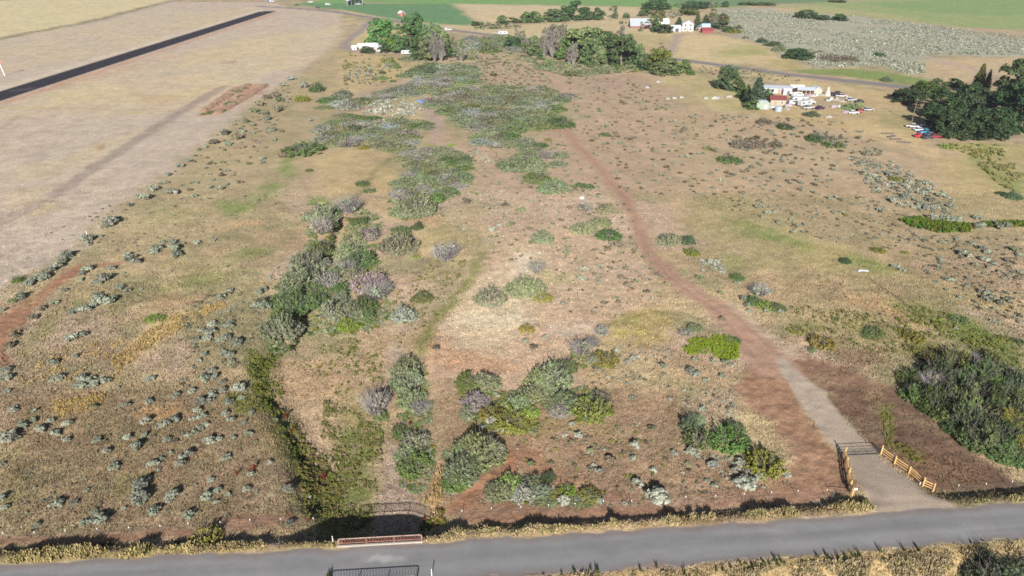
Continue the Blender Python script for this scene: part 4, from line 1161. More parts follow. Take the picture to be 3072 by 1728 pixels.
TLM = [('white-roofed farmstead', 'B', 240, 370), ('county road crossing', 'B', 1200, 255), ('grove centre', 'B', 1800, 440), ('dead poplar cluster', 'B', 1600, 420), ('hay field strip', 'B', 1500, 130), ('lone white farmhouse', 'C', 40, 220), ('red barn', 'B', 2255, 200), ('blue-roofed shed', 'C', 150, 215),
       ('homestead cabin', 'C', 715, 760), ('pale green shed', 'C', 605, 790), ('white mobile home', 'C', 690, 680), ('parked car row', 'C', 1800, 1010), ('dark grove lamp', 'C', 2305, 800), ('sagebrush hillside', 'C', 1050, 150), ('green crop field corner', 'B', 1010, 170), ('dead white-trunked poplar', 'B', 755, 460), ('county road east of the grove', 'C', 200, 470), ('pale rubbish row', 'C', 1150, 750)]
TLM = [(a, *tpx(q, x, y)) for a, q, x, y in TLM]
LM += TLM
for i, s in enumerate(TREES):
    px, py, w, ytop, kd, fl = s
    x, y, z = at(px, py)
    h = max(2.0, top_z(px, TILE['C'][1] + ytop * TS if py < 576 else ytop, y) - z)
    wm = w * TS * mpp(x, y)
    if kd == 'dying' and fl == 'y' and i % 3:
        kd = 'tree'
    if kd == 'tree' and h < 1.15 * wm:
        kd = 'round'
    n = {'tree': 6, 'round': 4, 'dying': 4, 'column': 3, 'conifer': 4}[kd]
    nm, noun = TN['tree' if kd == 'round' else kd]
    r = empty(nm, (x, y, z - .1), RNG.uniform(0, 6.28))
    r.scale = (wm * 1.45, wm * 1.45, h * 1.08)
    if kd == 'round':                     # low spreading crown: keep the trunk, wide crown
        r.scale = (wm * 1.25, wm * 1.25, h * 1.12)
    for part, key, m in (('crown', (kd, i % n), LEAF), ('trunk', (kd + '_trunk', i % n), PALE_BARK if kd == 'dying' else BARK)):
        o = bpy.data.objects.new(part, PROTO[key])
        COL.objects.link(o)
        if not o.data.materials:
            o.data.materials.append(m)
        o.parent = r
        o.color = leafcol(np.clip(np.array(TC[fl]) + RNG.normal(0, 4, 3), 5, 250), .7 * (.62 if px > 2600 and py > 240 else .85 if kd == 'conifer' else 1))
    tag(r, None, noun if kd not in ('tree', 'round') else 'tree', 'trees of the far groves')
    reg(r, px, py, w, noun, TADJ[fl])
write_labels()
# ------------------------------------------------------------------ bridge
def deck():
    br = empty('road_bridge', (0, 0, 0))
    tag(br, 'small road bridge with rusty lattice railings over the creek gully', 'bridge')
    x0, x1 = BX0 - .25, BX1 + .25
    xs, ts = np.linspace(x0, x1, 44), np.linspace(.05, -ROADW - .1, 30)
    X, T = np.meshgrid(xs, ts, indexing='ij')
    Y = road_top(X) + T
    cv, _, _ = paint(X, Y)
    V = np.stack([X, Y, np.full(X.shape, .012)], -1).reshape(-1, 3)
    i, j = np.meshgrid(np.arange(43), np.arange(29), indexing='ij')
    q = (i * 30 + j).ravel()
    Fq = np.stack([q, q + 1, q + 31, q + 30], 1)[:, ::-1]
    obj('road_surface', raw_mesh('road_surface', V, Fq, cover=cv), GM['road'], br)
    conc = mat((.36, .33, .29), .85)
    rust, rust2 = mat((.24, .115, .085), .85, 0, .3), mat((.36, .26, .22), .85, 0, .3)
    def slab(a, b, za, zb, name, m, xa=x0, xb=x1):
        mb = MB()
        ya, yb = road_top(xa), road_top(xb)
        mb.add([(xa, ya + a, za), (xb, yb + a, za), (xb, yb + b, za), (xa, ya + b, za), (xa, ya + a, zb), (xb, yb + a, zb), (xb, yb + b, zb), (xa, ya + b, zb)],
               [(0, 3, 2, 1), (4, 5, 6, 7), (0, 1, 5, 4), (1, 2, 6, 5), (2, 3, 7, 6), (3, 0, 4, 7)])
        return mb.build(name, m, br)
    slab(-ROADW - .05, .0, -.6, -.02, 'deck', conc)
    slab(.03, .27, -.62, .16, 'kerb', conc)
    slab(-ROADW - .42, -ROADW - .08, -.62, .16, 'kerb', conc)
    for xa in (x0 - .45, x1 + .02):
        slab(-ROADW - .1, .02, -4.5, -.625, 'abutment', conc, xa, xa + .43)
    def railing(off, zb):
        A, B = Vector((x0 + .2, road_top(x0 + .2) + off, zb)), Vector((x1 - .1, road_top(x1 - .1) + off, zb))
        rl = empty('railing', (0, 0, 0))
        rl.parent = br
        d = (B - A)
        Ln = d.length
        u = d / Ln
        def P(s, h): return A + u * s + Vector((0, 0, h))
        top, low, pan, post = MB(), MB(), MB(), MB()
        r = .3
        pts = [P(0, .36), P(0, .82)] + [P(r * (1 - math.cos(t)), .82 + r * math.sin(t)) for t in (.4, .8, 1.2, math.pi / 2)]
        pts += [P(Ln - r * (1 - math.cos(t)), .82 + r * math.sin(t)) for t in (math.pi / 2, 1.2, .8, .4)] + [P(Ln, .82), P(Ln, .36)]
        for a, b in zip(pts[:-1], pts[1:]):
            top.bar(a, b, .05, None, 6)
        top.build('top_rail', rust2, rl)
        low.bar(P(0, .36), P(Ln, .36), .045, None, 6)
        low.build('bottom_rail', rust, rl)
        n = 30
        for k in range(n):
            a, b = Ln * k / n, Ln * (k + 1) / n
            for s0, s1 in ((a, b), (b, a)):
                h = 1.09
                pan.bar(P(min(max(s0, .06), Ln - .06), .38), P(min(max(s1, .06), Ln - .06), h - .03), .021, None, 4)
        pan.build('lattice', rust, rl)
        for s in (.06, Ln / 3, Ln * 2 / 3, Ln - .06):
            pb = MB()
            pb.bar(P(s, -.05) - u.cross(Vector((0, 0, 1))) * .07, P(s, 1.07) - u.cross(Vector((0, 0, 1))) * .07, .06, None, 4)
            pb.build('post', rust, rl)
    railing(.18, .16)
    railing(-ROADW - .25, .16)
deck()

# ------------------------------------------------------------------ fences, gate, posts
STEEL, WHITE, WIRE = mat((.12, .13, .11), .7), mat((.80, .80, .78), .6), mat((.20, .18, .17), .6, .3)
PINE, PINE2 = mat((.56, .36, .15), .75), mat((.48, .29, .13), .75)
def wire_fence(caps, label, ends=()):
    f = empty('wire_fence', (0, 0, 0))
    tag(f, label, 'fence', 'wire fences along the road')
    tops = []
    for px, py in caps:
        x, y, z = at(px, py, 1.3)
        tops.append(Vector((x, y, z)))
        p = MB()
        p.bar((x, y, z - .3), (x, y, z + 1.18), .034, None, 5)
        po = p.build('post', STEEL, f)
        MB().bar((x, y, z + 1.18), (x, y, z + 1.38), .05, None, 6).build('cap', WHITE, po)
    line = [Vector(e) for e in ends[:1]] + tops + [Vector(e) for e in ends[1:2]]
    for h in (.35, .65, .92, 1.16):
        w = MB()
        for a, b in zip(line[:-1], line[1:]):
            w.bar(a + Vector((0, -.03, h)), b + Vector((0, -.03, h)), .007, None, 3)
        w.build('wire', WIRE, f)
def T(s): return [p[:2] for p in parse(s)]
wire_fence(T('G -220,1140 20,1125 255,1115 490,1105 730,1090 970,1080 1207,1068 1418,1050 1660,1040 1885,1022 2115,1015 2362,1012'), 'white-capped steel post wire fence west of the bridge')
wire_fence(T('H 700,965 910,955 1133,935 1355,925 1563,912 1763,900 1978,880 2192,880 2405,868 I 25,850 250,842 465,826 672,815 872,803 1093,795'), 'white-capped steel post wire fence between the bridge and the gate lane')
wire_fence(T('I 2085,763 2293,750 2490,733 2690,716'), 'short white-capped wire fence east of the gate lane')

def crop5(x, y): return 2450 + x / 5.5725, 1280 + y / 5.5725
def plank_fence(bases, tops, label, side):
    f = empty('rail_fence', (0, 0, 0))
    tag(f, label, 'fence', 'new pine rail fences at the lane entrance')
    B = []
    for (bx, by), (tx, ty) in zip(bases, tops):
        x, y, z = at(*crop5(bx, by))
        h = min(1.75, max(1.25, top_z(crop5(tx, ty)[0], crop5(tx, ty)[1], y) - z))
        B.append((Vector((x, y, z)), h))
    z0, z1 = B[0][0].z, B[-1][0].z
    for k, (v, h) in enumerate(B):
        v.z = z0 + (z1 - z0) * k / (len(B) - 1)
        MB().bar((v.x, v.y, v.z - .4), (v.x, v.y, v.z + h), .10, .095, 8).build('post', PINE, f)
    for k in range(len(B) - 1):
        a, b = B[k][0], B[k + 1][0]
        d = (b - a).normalized()
        nrm = d.cross(Vector((0, 0, 1))) * .14 * side
        for h in (.34, .74, 1.14):
            e = .04
            MB().bar(a - d * e + nrm + Vector((0, 0, h)), b + d * e + nrm + Vector((0, 0, h)), .10, .085, 7, .8).build('rail', PINE2 if h < 1 else PINE, f)
    return B
PL = plank_fence([(465, 495), (500, 625), (530, 835), (560, 1025), (590, 1160)], [(503, 318), (532, 520), (563, 680), (598, 885), (622, 1018)], 'pine rail fence on the west side of the gate lane', 1)
PR = plank_fence([(1070, 465), (1295, 630), (1535, 790), (1770, 995), (1940, 1085)], [(1102, 290), (1325, 487), (1555, 662), (1805, 840), (1970, 945)], 'sunlit pine rail fence on the east side of the gate lane', -1)

def gate():
    a, b = PL[0][0], PR[0][0]
    d = (b - a)
    Ln = d.length
    u = d / Ln
    g = empty('metal_gate', (0, 0, 0))
    tag(g, 'dark tubular metal field gate closing the gravel lane', 'gate')
    gm = mat((.06, .065, .07), .5, .3)
    s0, s1 = .16, Ln - .16
    def P(s, h): return a + u * s + Vector((0, 0, h))
    fr = MB()
    for p, q in ((P(s0, .16), P(s1, .16)), (P(s0, 1.3), P(s1, 1.3)), (P(s0, .13), P(s0, 1.33)), (P(s1, .13), P(s1, 1.33))):
        fr.bar(p, q, .035, None, 6)
    fr.build('frame', gm, g)
    for h in (.42, .66, .95):
        MB().bar(P(s0 + .04, h), P(s1 - .04, h), .024, None, 6).build('rail', gm, g)
    for f_ in (.36, .68):
        MB().bar(P(Ln * f_, .19), P(Ln * f_ + .07, 1.27), .022, None, 5).build('upright', gm, g)
        MB().bar(P(Ln * f_ - .06, .19), P(Ln * f_ - .8, 1.27), .018, None, 5).build('brace', gm, g)
gate()
# brace rail and end post tying the wire fence to the pine fence
e = PL[-1][0]
bf = empty('fence_brace', (e.x - 2.6, e.y + .1, hz(e.x - 2.6, e.y + .1)))
tag(bf, 'steel brace rail joining the wire fence to the west pine fence', 'fence brace')
MB().bar((0, 0, -.3), (0, 0, 1.35), .05, None, 8).build('post', STEEL, bf)
MB().bar((.07, 0, 1.05), (2.45, -.1, 1.1), .035, None, 6).build('rail', STEEL, bf)
x, y, z = at(*crop5(655, 1045), 1.2)
sg = empty('notice_board', (x, y, z))
tag(sg, 'small blank white board beside the last west pine post', 'notice board')
MB().box(-.22, .22, -.02, .02, 1.05, 1.38).build('board', WHITE, sg)
MB().bar((0, .05, -.2), (0, .05, 1.36), .03, None, 6).build('post', PINE, sg)

def stake(px, py, h, r, label, capped=False):
    x, y, z = at(px, py)
    p = empty('marker_post', (x, y, z))
    tag(p, label, 'marker post')
    MB().bar((0, 0, -.2), (0, 0, h), r, None, 6).build('post', WHITE, p)
    MB().bar((0, 0, h - .25), (0, 0, h - .12), r * 1.25, None, 6).build('band', mat((.30, .30, .28)), p)
stake(*tpx('D', 659, 330), 1.4, .08, 'white marker post in the sagebrush at the field edge')
stake(1024 + 683 * TS, 1152 + 1447 * TS, 1.1, .05, 'thin white marker post on the near verge east of the bridge')
stake(*crop5(1722, 975), .5, .08, 'short white stake at the foot of the east pine fence')
stake(960 + 228 / 5.843, 1480 + 850 / 5.843, 1.0, .045, 'thin pale marker post in the roadside grass west of the bridge')
stake(960 + 1862 / 5.843, 1480 + 700 / 5.843, 1.0, .045, 'thin pale marker post in the roadside grass east of the bridge')

# windsock by the airstrip
x, y, z = at(*tpx('A', 36, 570))
ws = empty('windsock', (x, y, z))
tag(ws, 'white windsock pole with a red sock beside the airstrip', 'windsock')
MB().bar((0, 0, 0), (-.9, 0, 7.0), .2, .15, 8).build('pole', WHITE, ws)
MB().bar((-.9, 0, 6.6), (-.9, .3, 7.5), .55, .4, 8).bar((-.9, 0, 7.1), (.6, .4, 6.9), .45, .25, 8).build('sock', mat((.75, .16, .10), .7), ws)

# ------------------------------------------------------------------ buildings
GLASS = mat((.03, .035, .04), .25)
def building(name, label, px, py, Lx, Ly, hw, hr, rot, wall, roof, cat='building', style='gable', wins=(), door=None, axis='x', open_front=False):
    x, y, z = at(px, py)
    b = empty(name, (x, y + Ly / 2, z - .1), rot)
    tag(b, label, cat)
    W_, R_ = mat(wall, .8), mat(roof, .55)
    hx, hy = Lx / 2, Ly / 2
    if open_front:
        w = MB()
        w.box(-hx, hx, hy - .2, hy, 0, hw)
        w.build('rear_wall', W_, b)
        for sx in (-hx, hx - .2):
            MB().box(sx, sx + .2, -hy, hy - .2, 0, hw - .02).build('side_wall', W_, b)
        for sx in (-hx * .5, 0, hx * .5):
            MB().bar((sx, -hy + .2, 0), (sx, -hy + .2, hw - .05), .15, None, 6).build('post', W_, b)
    else:
        prof = [(-hy, 0), (hy, 0), (hy, hw), (0, hw + hr), (-hy, hw)] if axis == 'x' else [(-hx, 0), (hx, 0), (hx, hw), (0, hw + hr), (-hx, hw)]
        if style in ('flat', 'arch'):
            prof = [(-hx, 0), (hx, 0), (hx, hw)] + ([(-hx, hw)] if style == 'flat' else [(hx * math.cos(t), hw + hr * math.sin(t)) for t in np.linspace(.3, math.pi - .3, 7)] + [(-hx, hw)])
            MB().prism(prof, -hy, hy, 'y').build('walls', W_, b)
        elif axis == 'x':
            MB().prism(prof, -hx, hx, 'x').build('walls', W_, b)
        else:
            MB().prism(prof, -hy, hy, 'y').build('walls', W_, b)
    o, t = .35, .14
    r = MB()
    if style == 'flat':
        r.box(-hx - .15, hx + .15, -hy - .15, hy + .15, hw + .01, hw + .22, .05)
    elif style == 'arch':
        ts = np.linspace(0, math.pi, 11)
        out = [((hx + .12) * math.cos(q), hw + (hr + .16) * math.sin(q)) for q in ts]
        inn = [((hx + .02) * math.cos(q), hw + (hr + .03) * math.sin(q)) for q in ts[::-1]]
        r.prism(out + inn, -hy - .2, hy + .2, 'y')
    else:
        h_ = hy if axis == 'x' else hx
        sl = hr / h_
        p = [(-h_ - o, hw - o * sl + .03), (0, hw + hr + .03), (h_ + o, hw - o * sl + .03), (h_ + o, hw - o * sl + t), (0, hw + hr + t + .04), (-h_ - o, hw - o * sl + t)]
        if axis == 'x': r.prism(p, -hx - o, hx + o, 'x')
        else: r.prism(p, -hy - o, hy + o, 'y')
    r.build('roof', R_, b)
    for (wx, wz, ww, wh) in wins:
        fr = MB().box(wx - ww / 2 - .08, wx + ww / 2 + .08, -hy - .05, -hy - .003, wz - .08, wz + wh + .08).build('window', mat((.7, .7, .68)), b)
        MB().box(wx - ww / 2, wx + ww / 2, -hy - .08, -hy - .052, wz, wz + wh).build('pane', GLASS, fr)
    if door:
        dx, dw, dh, dc = door
        MB().box(dx - dw / 2, dx + dw / 2, -hy - .07, -hy - .004, .05, dh).build('door', mat(dc, .7), b)
    return b
def bp(k, x, y): return tpx(k, x, y)
WHT, GRY = (.36, .36, .36), (.36, .38, .41)
# homestead
building('mobile_home', 'long white mobile home with a blue-grey roof behind the conifers', *bp('C', 700, 705), 15.5, 4.2, 2.7, .7, -.22, (.35, .355, .36), (.30, .33, .38), 'mobile home', wins=((-5, 1.1, 1.4, 1), (-1, 1.1, 1.4, 1), (4.4, 1.1, 1.2, 1)), door=(2, .9, 2.1, (.35, .16, .14)))
building('cabin', 'small cream cabin with a red roof amid the homestead', *bp('C', 722, 800), 6.6, 4.6, 2.9, 1.2, -.12, (.30, .26, .20), (.16, .045, .045), 'cabin', wins=((1.6, 1.2, .7, .9),), door=(-1.2, .9, 2, (.25, .2, .16)))
building('garden_shed', 'pale green shed with an arched grey roof in front of the conifers', *bp('C', 606, 825), 5.4, 4.5, 2.6, .8, -.08, (.23, .28, .22), (.46, .50, .56), 'shed', style='arch', door=(1.2, 1.1, 2.0, (.42, .48, .40)))
building('box_trailer', 'white box trailer at the end of the mobile home', *bp('C', 790, 718), 3.4, 3, 2.6, .1, -.2, WHT, (.7, .7, .7), 'trailer', style='flat', door=(.6, 1.2, 2.1, (.10, .11, .12)))
building('lean_to', 'weathered lean-to with a white roof among the junk', *bp('C', 868, 690), 6, 3.6, 2.0, .7, -.1, (.30, .24, .19), (.72, .70, .68), 'lean-to', open_front=True)
building('lean_to', 'weathered lean-to with a long slate roof among the junk', *bp('C', 935, 712), 7.5, 4, 2.1, .9, -.18, (.42, .34, .26), (.33, .36, .42), 'lean-to', open_front=True)
building('lean_to', 'small shed with a pitched slate roof beside the pale cone tent', *bp('C', 1015, 712), 4.2, 3.6, 2.2, 1.3, .1, (.40, .33, .27), (.36, .40, .47), 'shed', axis='y')
x, y, z = at(*bp('C', 1090, 722))
tp = empty('cone_tent', (x, y, z))
tag(tp, 'pale cone tent standing at the end of the sheds', 'tent')
MB().bar((0, 0, 0), (0, 0, 4.6), 1.7, .12, 9).build('canvas', mat((.36, .33, .30)), tp)
for k in range(4):
    MB().bar((.05 * math.cos(k * 1.6), .05 * math.sin(k * 1.6), 4.4), (.4 * math.cos(k * 1.6), .4 * math.sin(k * 1.6), 5.4), .06, .04, 5).build('pole', BARK, tp)
x, y, z = at(*bp('C', 720, 838))
tk = empty('water_tank', (x, y, z))
tag(tk, 'round grey-blue water tank in front of the red-roofed cabin', 'water tank')
MB().bar((0, 0, 0), (0, 0, 1.7), 1.55, None, 20).build('tank', mat((.27, .31, .36), .5), tk)
MB().dome((0, 0, 1.7), 1.6, 1.6, .45, 20).build('lid', mat((.32, .36, .40), .5), tk)
# far farm buildings
building('farmhouse', 'white-roofed farmhouse under the big cottonwoods at the left farm', *bp('B', 245, 388), 11, 8, 2.8, 1.9, .05, (.34, .34, .34), (.45, .46, .48), 'house', wins=((-3, 1, 1.3, 1.1), (2.5, 1, 1.3, 1.1)), door=(0, .9, 2.1, (.3, .2, .15)))
building('farm_shed', 'small white shed beside the left farm lane', *bp('B', 148, 368), 4, 3, 2.1, .8, .1, WHT, (.7, .7, .72), 'shed', door=(0, .9, 1.9, (.3, .3, .3)))
building('farm_shed', 'tiny grey shed at the bend of the left farm lane', *bp('B', 98, 378), 3, 2.6, 2, .6, .0, (.5, .5, .5), (.62, .62, .64), 'shed', door=(0, .9, 1.8, (.2, .2, .2)))
building('hay_barn', 'open-sided pole barn with a white roof in the green field', *bp('B', 92, 42), 15, 11, 4.5, 2.6, .35, (.30, .31, .31), (.56, .58, .6), 'barn', axis='y', open_front=True)
building('road_shed', 'small white-roofed red shed beside the county road', *bp('B', 452, 124), 5, 6, 2.6, 1.8, .5, (.30, .14, .11), (.56, .56, .58), 'shed', axis='y', door=(.8, 1.4, 2.3, (.05, .04, .04)))
building('barn', 'big barn with a grey metal roof and red walls right of the groves', *bp('B', 2255, 212), 15, 11, 1.8, 4.8, .0, (.20, .09, .08), (.30, .32, .36), 'barn', door=(2, 3, 3, (.22, .08, .07)))
building('barn_annex', 'grey-roofed shed half hidden behind the poplars by the barn', *bp('B', 2432, 196), 8, 7, 3, 2.2, .1, (.5, .5, .5), (.56, .60, .64), 'shed', wins=((0, 1, 1, 1),))
building('farmhouse', 'two-storey white farmhouse at the end of the right farm lane', *bp('C', 42, 236), 8.5, 7, 5.4, 2.2, -.15, (.36, .36, .36), (.45, .46, .48), 'house', axis='y', wins=((-2, 1, 1.1, 1.3), (2, 1, 1.1, 1.3), (-2, 3.8, 1.1, 1.3), (2, 3.8, 1.1, 1.3)), door=(0, 1, 2.1, (.3, .2, .18)))
building('garage', 'white garage with a dark open door left of the right farm lane', *bp('B', 2522, 240), 8, 5.5, 2.8, 1.6, .2, (.35, .36, .38), (.42, .46, .52), 'garage', door=(.5, 2.6, 2.3, (.05, .06, .08)))
building('farm_shed', 'blue-roofed shed right of the two-storey farmhouse', *bp('C', 152, 228), 11, 6, 2.6, 1.8, .0, (.45, .35, .32), (.34, .50, .68), 'shed', door=(2, 1.2, 2, (.2, .1, .1)))
building('farm_shed', 'low red shed in front of the blue-roofed shed', *bp('C', 185, 250), 8, 5, 2.2, 1.5, .1, (.22, .05, .05), (.19, .045, .045), 'shed', door=(-1, 1.4, 1.9, (.2, .05, .05)))

# ------------------------------------------------------------------ vehicles
TYRE = mat((.02, .02, .02), .9)
def vehicle(kind, rgb, px, py, rot, label, s=1.0):
    x, y, z = at(px, py)
    v = empty({'car': 'parked_car', 'pickup': 'pickup_truck', 'van': 'van', 'camper': 'camper_trailer'}[kind], (x, y, z), rot)
    tag(v, label, {'car': 'car', 'pickup': 'pickup truck', 'van': 'van', 'camper': 'camper'}[kind])
    v.scale = (s, s, s)
    P = mat(rgb, .4)
    if kind == 'car':
        MB().prism([(-2.2, .35), (2.2, .35), (2.25, .7), (1.1, .92), (-1.6, .95), (-2.25, .85)], -.85, .85, 'y').build('body', P, v, .05)
        MB().prism([(-1.75, .94), (1.05, .92), (.35, 1.42), (-1.2, 1.44)], -.74, .74, 'y').build('windows', GLASS, v)
        MB().prism([(-1.22, 1.445), (.37, 1.425), (.3, 1.5), (-1.1, 1.51)], -.72, .72, 'y').build('roof', P, v)
        wx, wr = (-1.35, 1.4), .33
    elif kind == 'pickup':
        MB().prism([(-2.6, .45), (2.6, .45), (2.6, 1.0), (1.3, 1.1), (.6, 1.08), (-2.6, 1.08)], -.92, .92, 'y').build('body', P, v, .05)
        MB().prism([(-.9, 1.085), (1.2, 1.105), (.6, 1.68), (-.8, 1.7)], -.82, .82, 'y').build('windows', GLASS, v)
        MB().prism([(-.85, 1.705), (.62, 1.685), (.5, 1.8), (-.75, 1.8)], -.8, .8, 'y').build('roof', P, v)
        MB().box(-2.5, -1.0, -.75, .75, 1.085, 1.1).build('bed', mat((.08, .08, .08)), v)
        wx, wr = (-1.6, 1.7), .4
    elif kind == 'van':
        MB().prism([(-2.7, .4), (2.6, .4), (2.65, 1.0), (1.9, 1.2), (1.3, 2.1), (-2.7, 2.15)], -.95, .95, 'y').build('body', P, v, .06)
        for s_ in (-1, 1):
            MB().box(-1.2, 1.3, s_ * .962 - .008, s_ * .962 + .008, 1.3, 1.85).build('windows', GLASS, v)
        wx, wr = (-1.6, 1.7), .37
    else:
        MB().prism([(-3.4, .55), (3.2, .55), (3.55, 1.1), (3.3, 2.6), (-3.1, 2.7), (-3.5, 2.1)], -1.15, 1.15, 'y').build('body', P, v, .08)
        for a in (-2, 1.4):
            MB().box(a - .5, a + .5, -1.18, -1.155, 1.4, 2.0).build('window', GLASS, v)
        MB().box(-.5, .2, -1.19, -1.155, .65, 2.3).build('door', mat((.6, .6, .6)), v)
        MB().box(3.4, 4.6, -.06, .06, .5, .62).build('hitch', STEEL, v)
        wx, wr = (-.5, .5), .35
    for a in wx:
        for s_ in (-1, 1):
            yw = s_ * (.86 if kind == 'car' else .95 if kind != 'camper' else 1.08)
            MB().bar((a, yw - .1, wr), (a, yw + .1, wr), wr, None, 12).build('wheel', TYRE, v)
WV = (.38, .385, .39)
for a in (('van', WV, 'C', 838, 790, .1, 'white van with dark windows, west end of the white vehicles'), ('camper', WV, 'C', 880, 772, -.1, 'white camper in the back of the white vehicle cluster'),
          ('camper', WV, 'C', 918, 800, .5, 'white camper angled across the middle of the vehicle cluster'), ('van', WV, 'C', 955, 780, -.2, 'white van behind the east end of the white cluster'),
          ('pickup', WV, 'C', 945, 822, .25, 'white pickup in front of the white vehicle cluster'), ('pickup', (.66, .68, .7), 'C', 862, 748, .1, 'pale grey pickup behind the white vehicle cluster'),
          ('car', (.06, .02, .07), 'C', 1035, 824, .4, 'dark purple car parked alone east of the white vehicles'), ('car', (.03, .025, .035), 'C', 1135, 722, .1, 'black car beside the cone tent'),
          ('car', (.03, .02, .03), 'C', 1175, 712, -.1, 'dark car furthest from the cone tent'), ('pickup', (.4, .36, .38), 'C', 1195, 734, -.15, 'grey pickup below the two dark cars'),
          ('van', (.70, .70, .70), 'C', 865, 730, .3, 'cream van under the white lean-to'), ('pickup', (.42, .07, .07), 'C', 1335, 845, 1.2, 'red pickup with white trim by the willow bush'),
          ('car', (.70, .70, .70), 'C', 1285, 858, .1, 'white low car in front of the red pickup'), ('car', (.34, .34, .35), 'C', 1400, 836, .1, 'grey car east of the red pickup'),
          ('car', WV, 'C', 1272, 762, .2, 'white car behind the willow bush'), ('car', (.05, .05, .06), 'C', 1335, 775, .5, 'dark car behind the willow bush'),
          ('pickup', (.45, .45, .43), 'C', 1740, 965, -.5, 'grey pickup at the head of the parked row'), ('car', (.60, .66, .72), 'C', 1785, 988, .15, 'pale blue-white car in the parked row'),
          ('pickup', (.08, .30, .48), 'C', 1835, 1008, .1, 'bright blue pickup in the parked row'), ('car', (.55, .03, .04), 'C', 1790, 1036, .05, 'bright red car in the parked row'),
          ('car', (.10, .16, .26), 'C', 1870, 1024, .1, 'navy car in the parked row'), ('car', (.26, .02, .05), 'C', 1905, 1040, .0, 'dark red car at the thicket end of the parked row'),
          ('car', (.5, .55, .62), 'C', 1815, 972, .3, 'silver car furthest back in the parked row'), ('car', (.05, .05, .06), 'C', 1845, 1045, .2, 'black car nearest the lower end of the parked row'),
          ('pickup', WV, 'B', 1178, 256, -.1, 'white pickup towing a trailer on the county road'), ('camper', WV, 'B', 1222, 262, -.1, 'long white trailer towed on the county road'),
          ('camper', WV, 'B', 495, 412, .12, 'white camper parked under the left farm trees'), ('pickup', (.68, .68, .68), 'B', 195, 372, .2, 'white pickup by the left farmhouse'),
          ('van', WV, 'B', 808, 232, .1, 'white van beside the county road behind the dead poplars'), ('pickup', (.05, .15, .45), 'A', 2035, 14, .1, 'blue truck at the far end of the airfield'),
          ('van', WV, 'A', 2056, 16, .1, 'white van at the far end of the airfield'), ('van', WV, 'A', 2478, 40, .1, 'white van in the far green field'), ('pickup', (.62, .62, .64), 'A', 2345, 20, .1, 'pale pickup beside the far green field'),
          ('car', (.05, .05, .05), 'A', 2242, 40, .0, 'black car on the far county road'), ('car', (.06, .05, .05), 'A', 2398, 60, .0, 'black car on the near bend of the county road')):
    vehicle(a[0], a[1], *tpx(a[2], a[3], a[4]), a[5], a[6])

# odds and ends of the homestead, each lying on the ground
def plain(name, label, cat, px, py, fn, group=None):
    x, y, z = at(px, py)
    o = fn()
    o.location = (x, y, z)
    tag(o, label, cat, group)
rj = np.random.default_rng(55)
JUNK = parse('C 1090,758 1115,752 1140,756 1165,750 1185,762 1205,768 850,720 905,728 930,735 960,726 985,728 1005,722 1050,722 665,790 655,812 640,822 690,815 770,812 785,828 800,800 240,745 265,742 290,744 345,735 1130,812 1150,808 1175,806 1080,888 1105,886 1230,852 1300,755 1255,745')
for i, (px, py) in enumerate(JUNK):
    rgb = [(.30, .295, .28), (.34, .38, .36), (.24, .2, .18), (.27, .26, .24), (.28, .22, .28)][i % 5]
    a, b, h = rj.uniform(.6, 1.7), rj.uniform(.5, 1.0), rj.uniform(.35, 1.0)
    def mk():
        mb = MB().box(-a, a, -b, b, 0, h, .12)
        mb.box(-a * .6, a * .3, -b * .7, b * .6, h - .02, h + rj.uniform(.15, .5), .1)
        o = mb.build('scrap_heap', mat(rgb), None, .05)
        o.rotation_euler.z = rj.uniform(0, 3)
        return o
    plain('scrap_heap', 'heap of pale junk lying in the homestead yard', 'scrap heap', px, py, mk, 'heaps of junk about the homestead')
for i, (px, py, ang) in enumerate(parse('C 1545,1012,2 1580,1035,5 1610,1055,3 1668,1078,1')):
    def mk():
        mb = MB()
        for k in range(4):
            mb.bar((-2.2 + .2 * k, k * .35, .18), (2.0 + .25 * k, k * .42 - .2, .2), .19, .15, 7)
        o = mb.build('log_pile', mat((.10, .085, .075), .9))
        o.rotation_euler.z = -.5 + .2 * ang
        return o
    plain('log_pile', ['grey log pile furthest from the parked cars', 'grey log pile, second from the far end of the line', 'grey log pile, third from the far end of the line', 'grey log pile closest to the camera side of the line'][i], 'log pile', px, py, mk, 'log piles in a line on the grass')
for lab, q in (('green-white appliance box in the flats, west of its row', 'B 2462,750'), ('white appliance box in the flats, middle of its row', 'B 2512,745'), ('white appliance box in the flats, east of its row', 'B 2566,740'),
               ('white box in the grass close to the grove', 'B 2390,622'), ('white box on the pale flats west of the grassy patch', 'B 2308,664'), ('long pale crate in the flats west of the conifers', 'C 175,746')):
    def mk(q=q):
        o = MB().box(-1.0, 1.0, -.5, .5, 0, .7, .06).box(-.8, .2, -.4, .4, .69, .9, .1).build('appliance_box', mat((.2, .23, .21) if 'green' in lab else (.25, .25, .245)), None, .06)
        return o
    plain('appliance_box', lab, 'box', *parse(q)[0][:2], mk, 'pale boxes left in the flats')
x, y, z = at(*tpx('C', 2303, 838))
lp = empty('yard_lamp', (x, y, z))
tag(lp, 'yard lamp with a white head in front of the dark grove', 'lamp post')
MB().bar((0, 0, 0), (0, 0, 6.5), .12, .08, 8).build('pole', mat((.25, .23, .2)), lp)
MB().dome((0, -.3, 6.3), .75, .75, .9, 10, 4).build('lamp_head', WHITE, lp)
x, y, z = at(*tpx('C', 1728, 925))
up = empty('utility_pole', (x, y, z))
tag(up, 'thin wooden utility pole in front of the dark grove', 'utility pole')
MB().bar((0, 0, 0), (0, 0, 10), .16, .1, 8).build('pole', BARK, up)
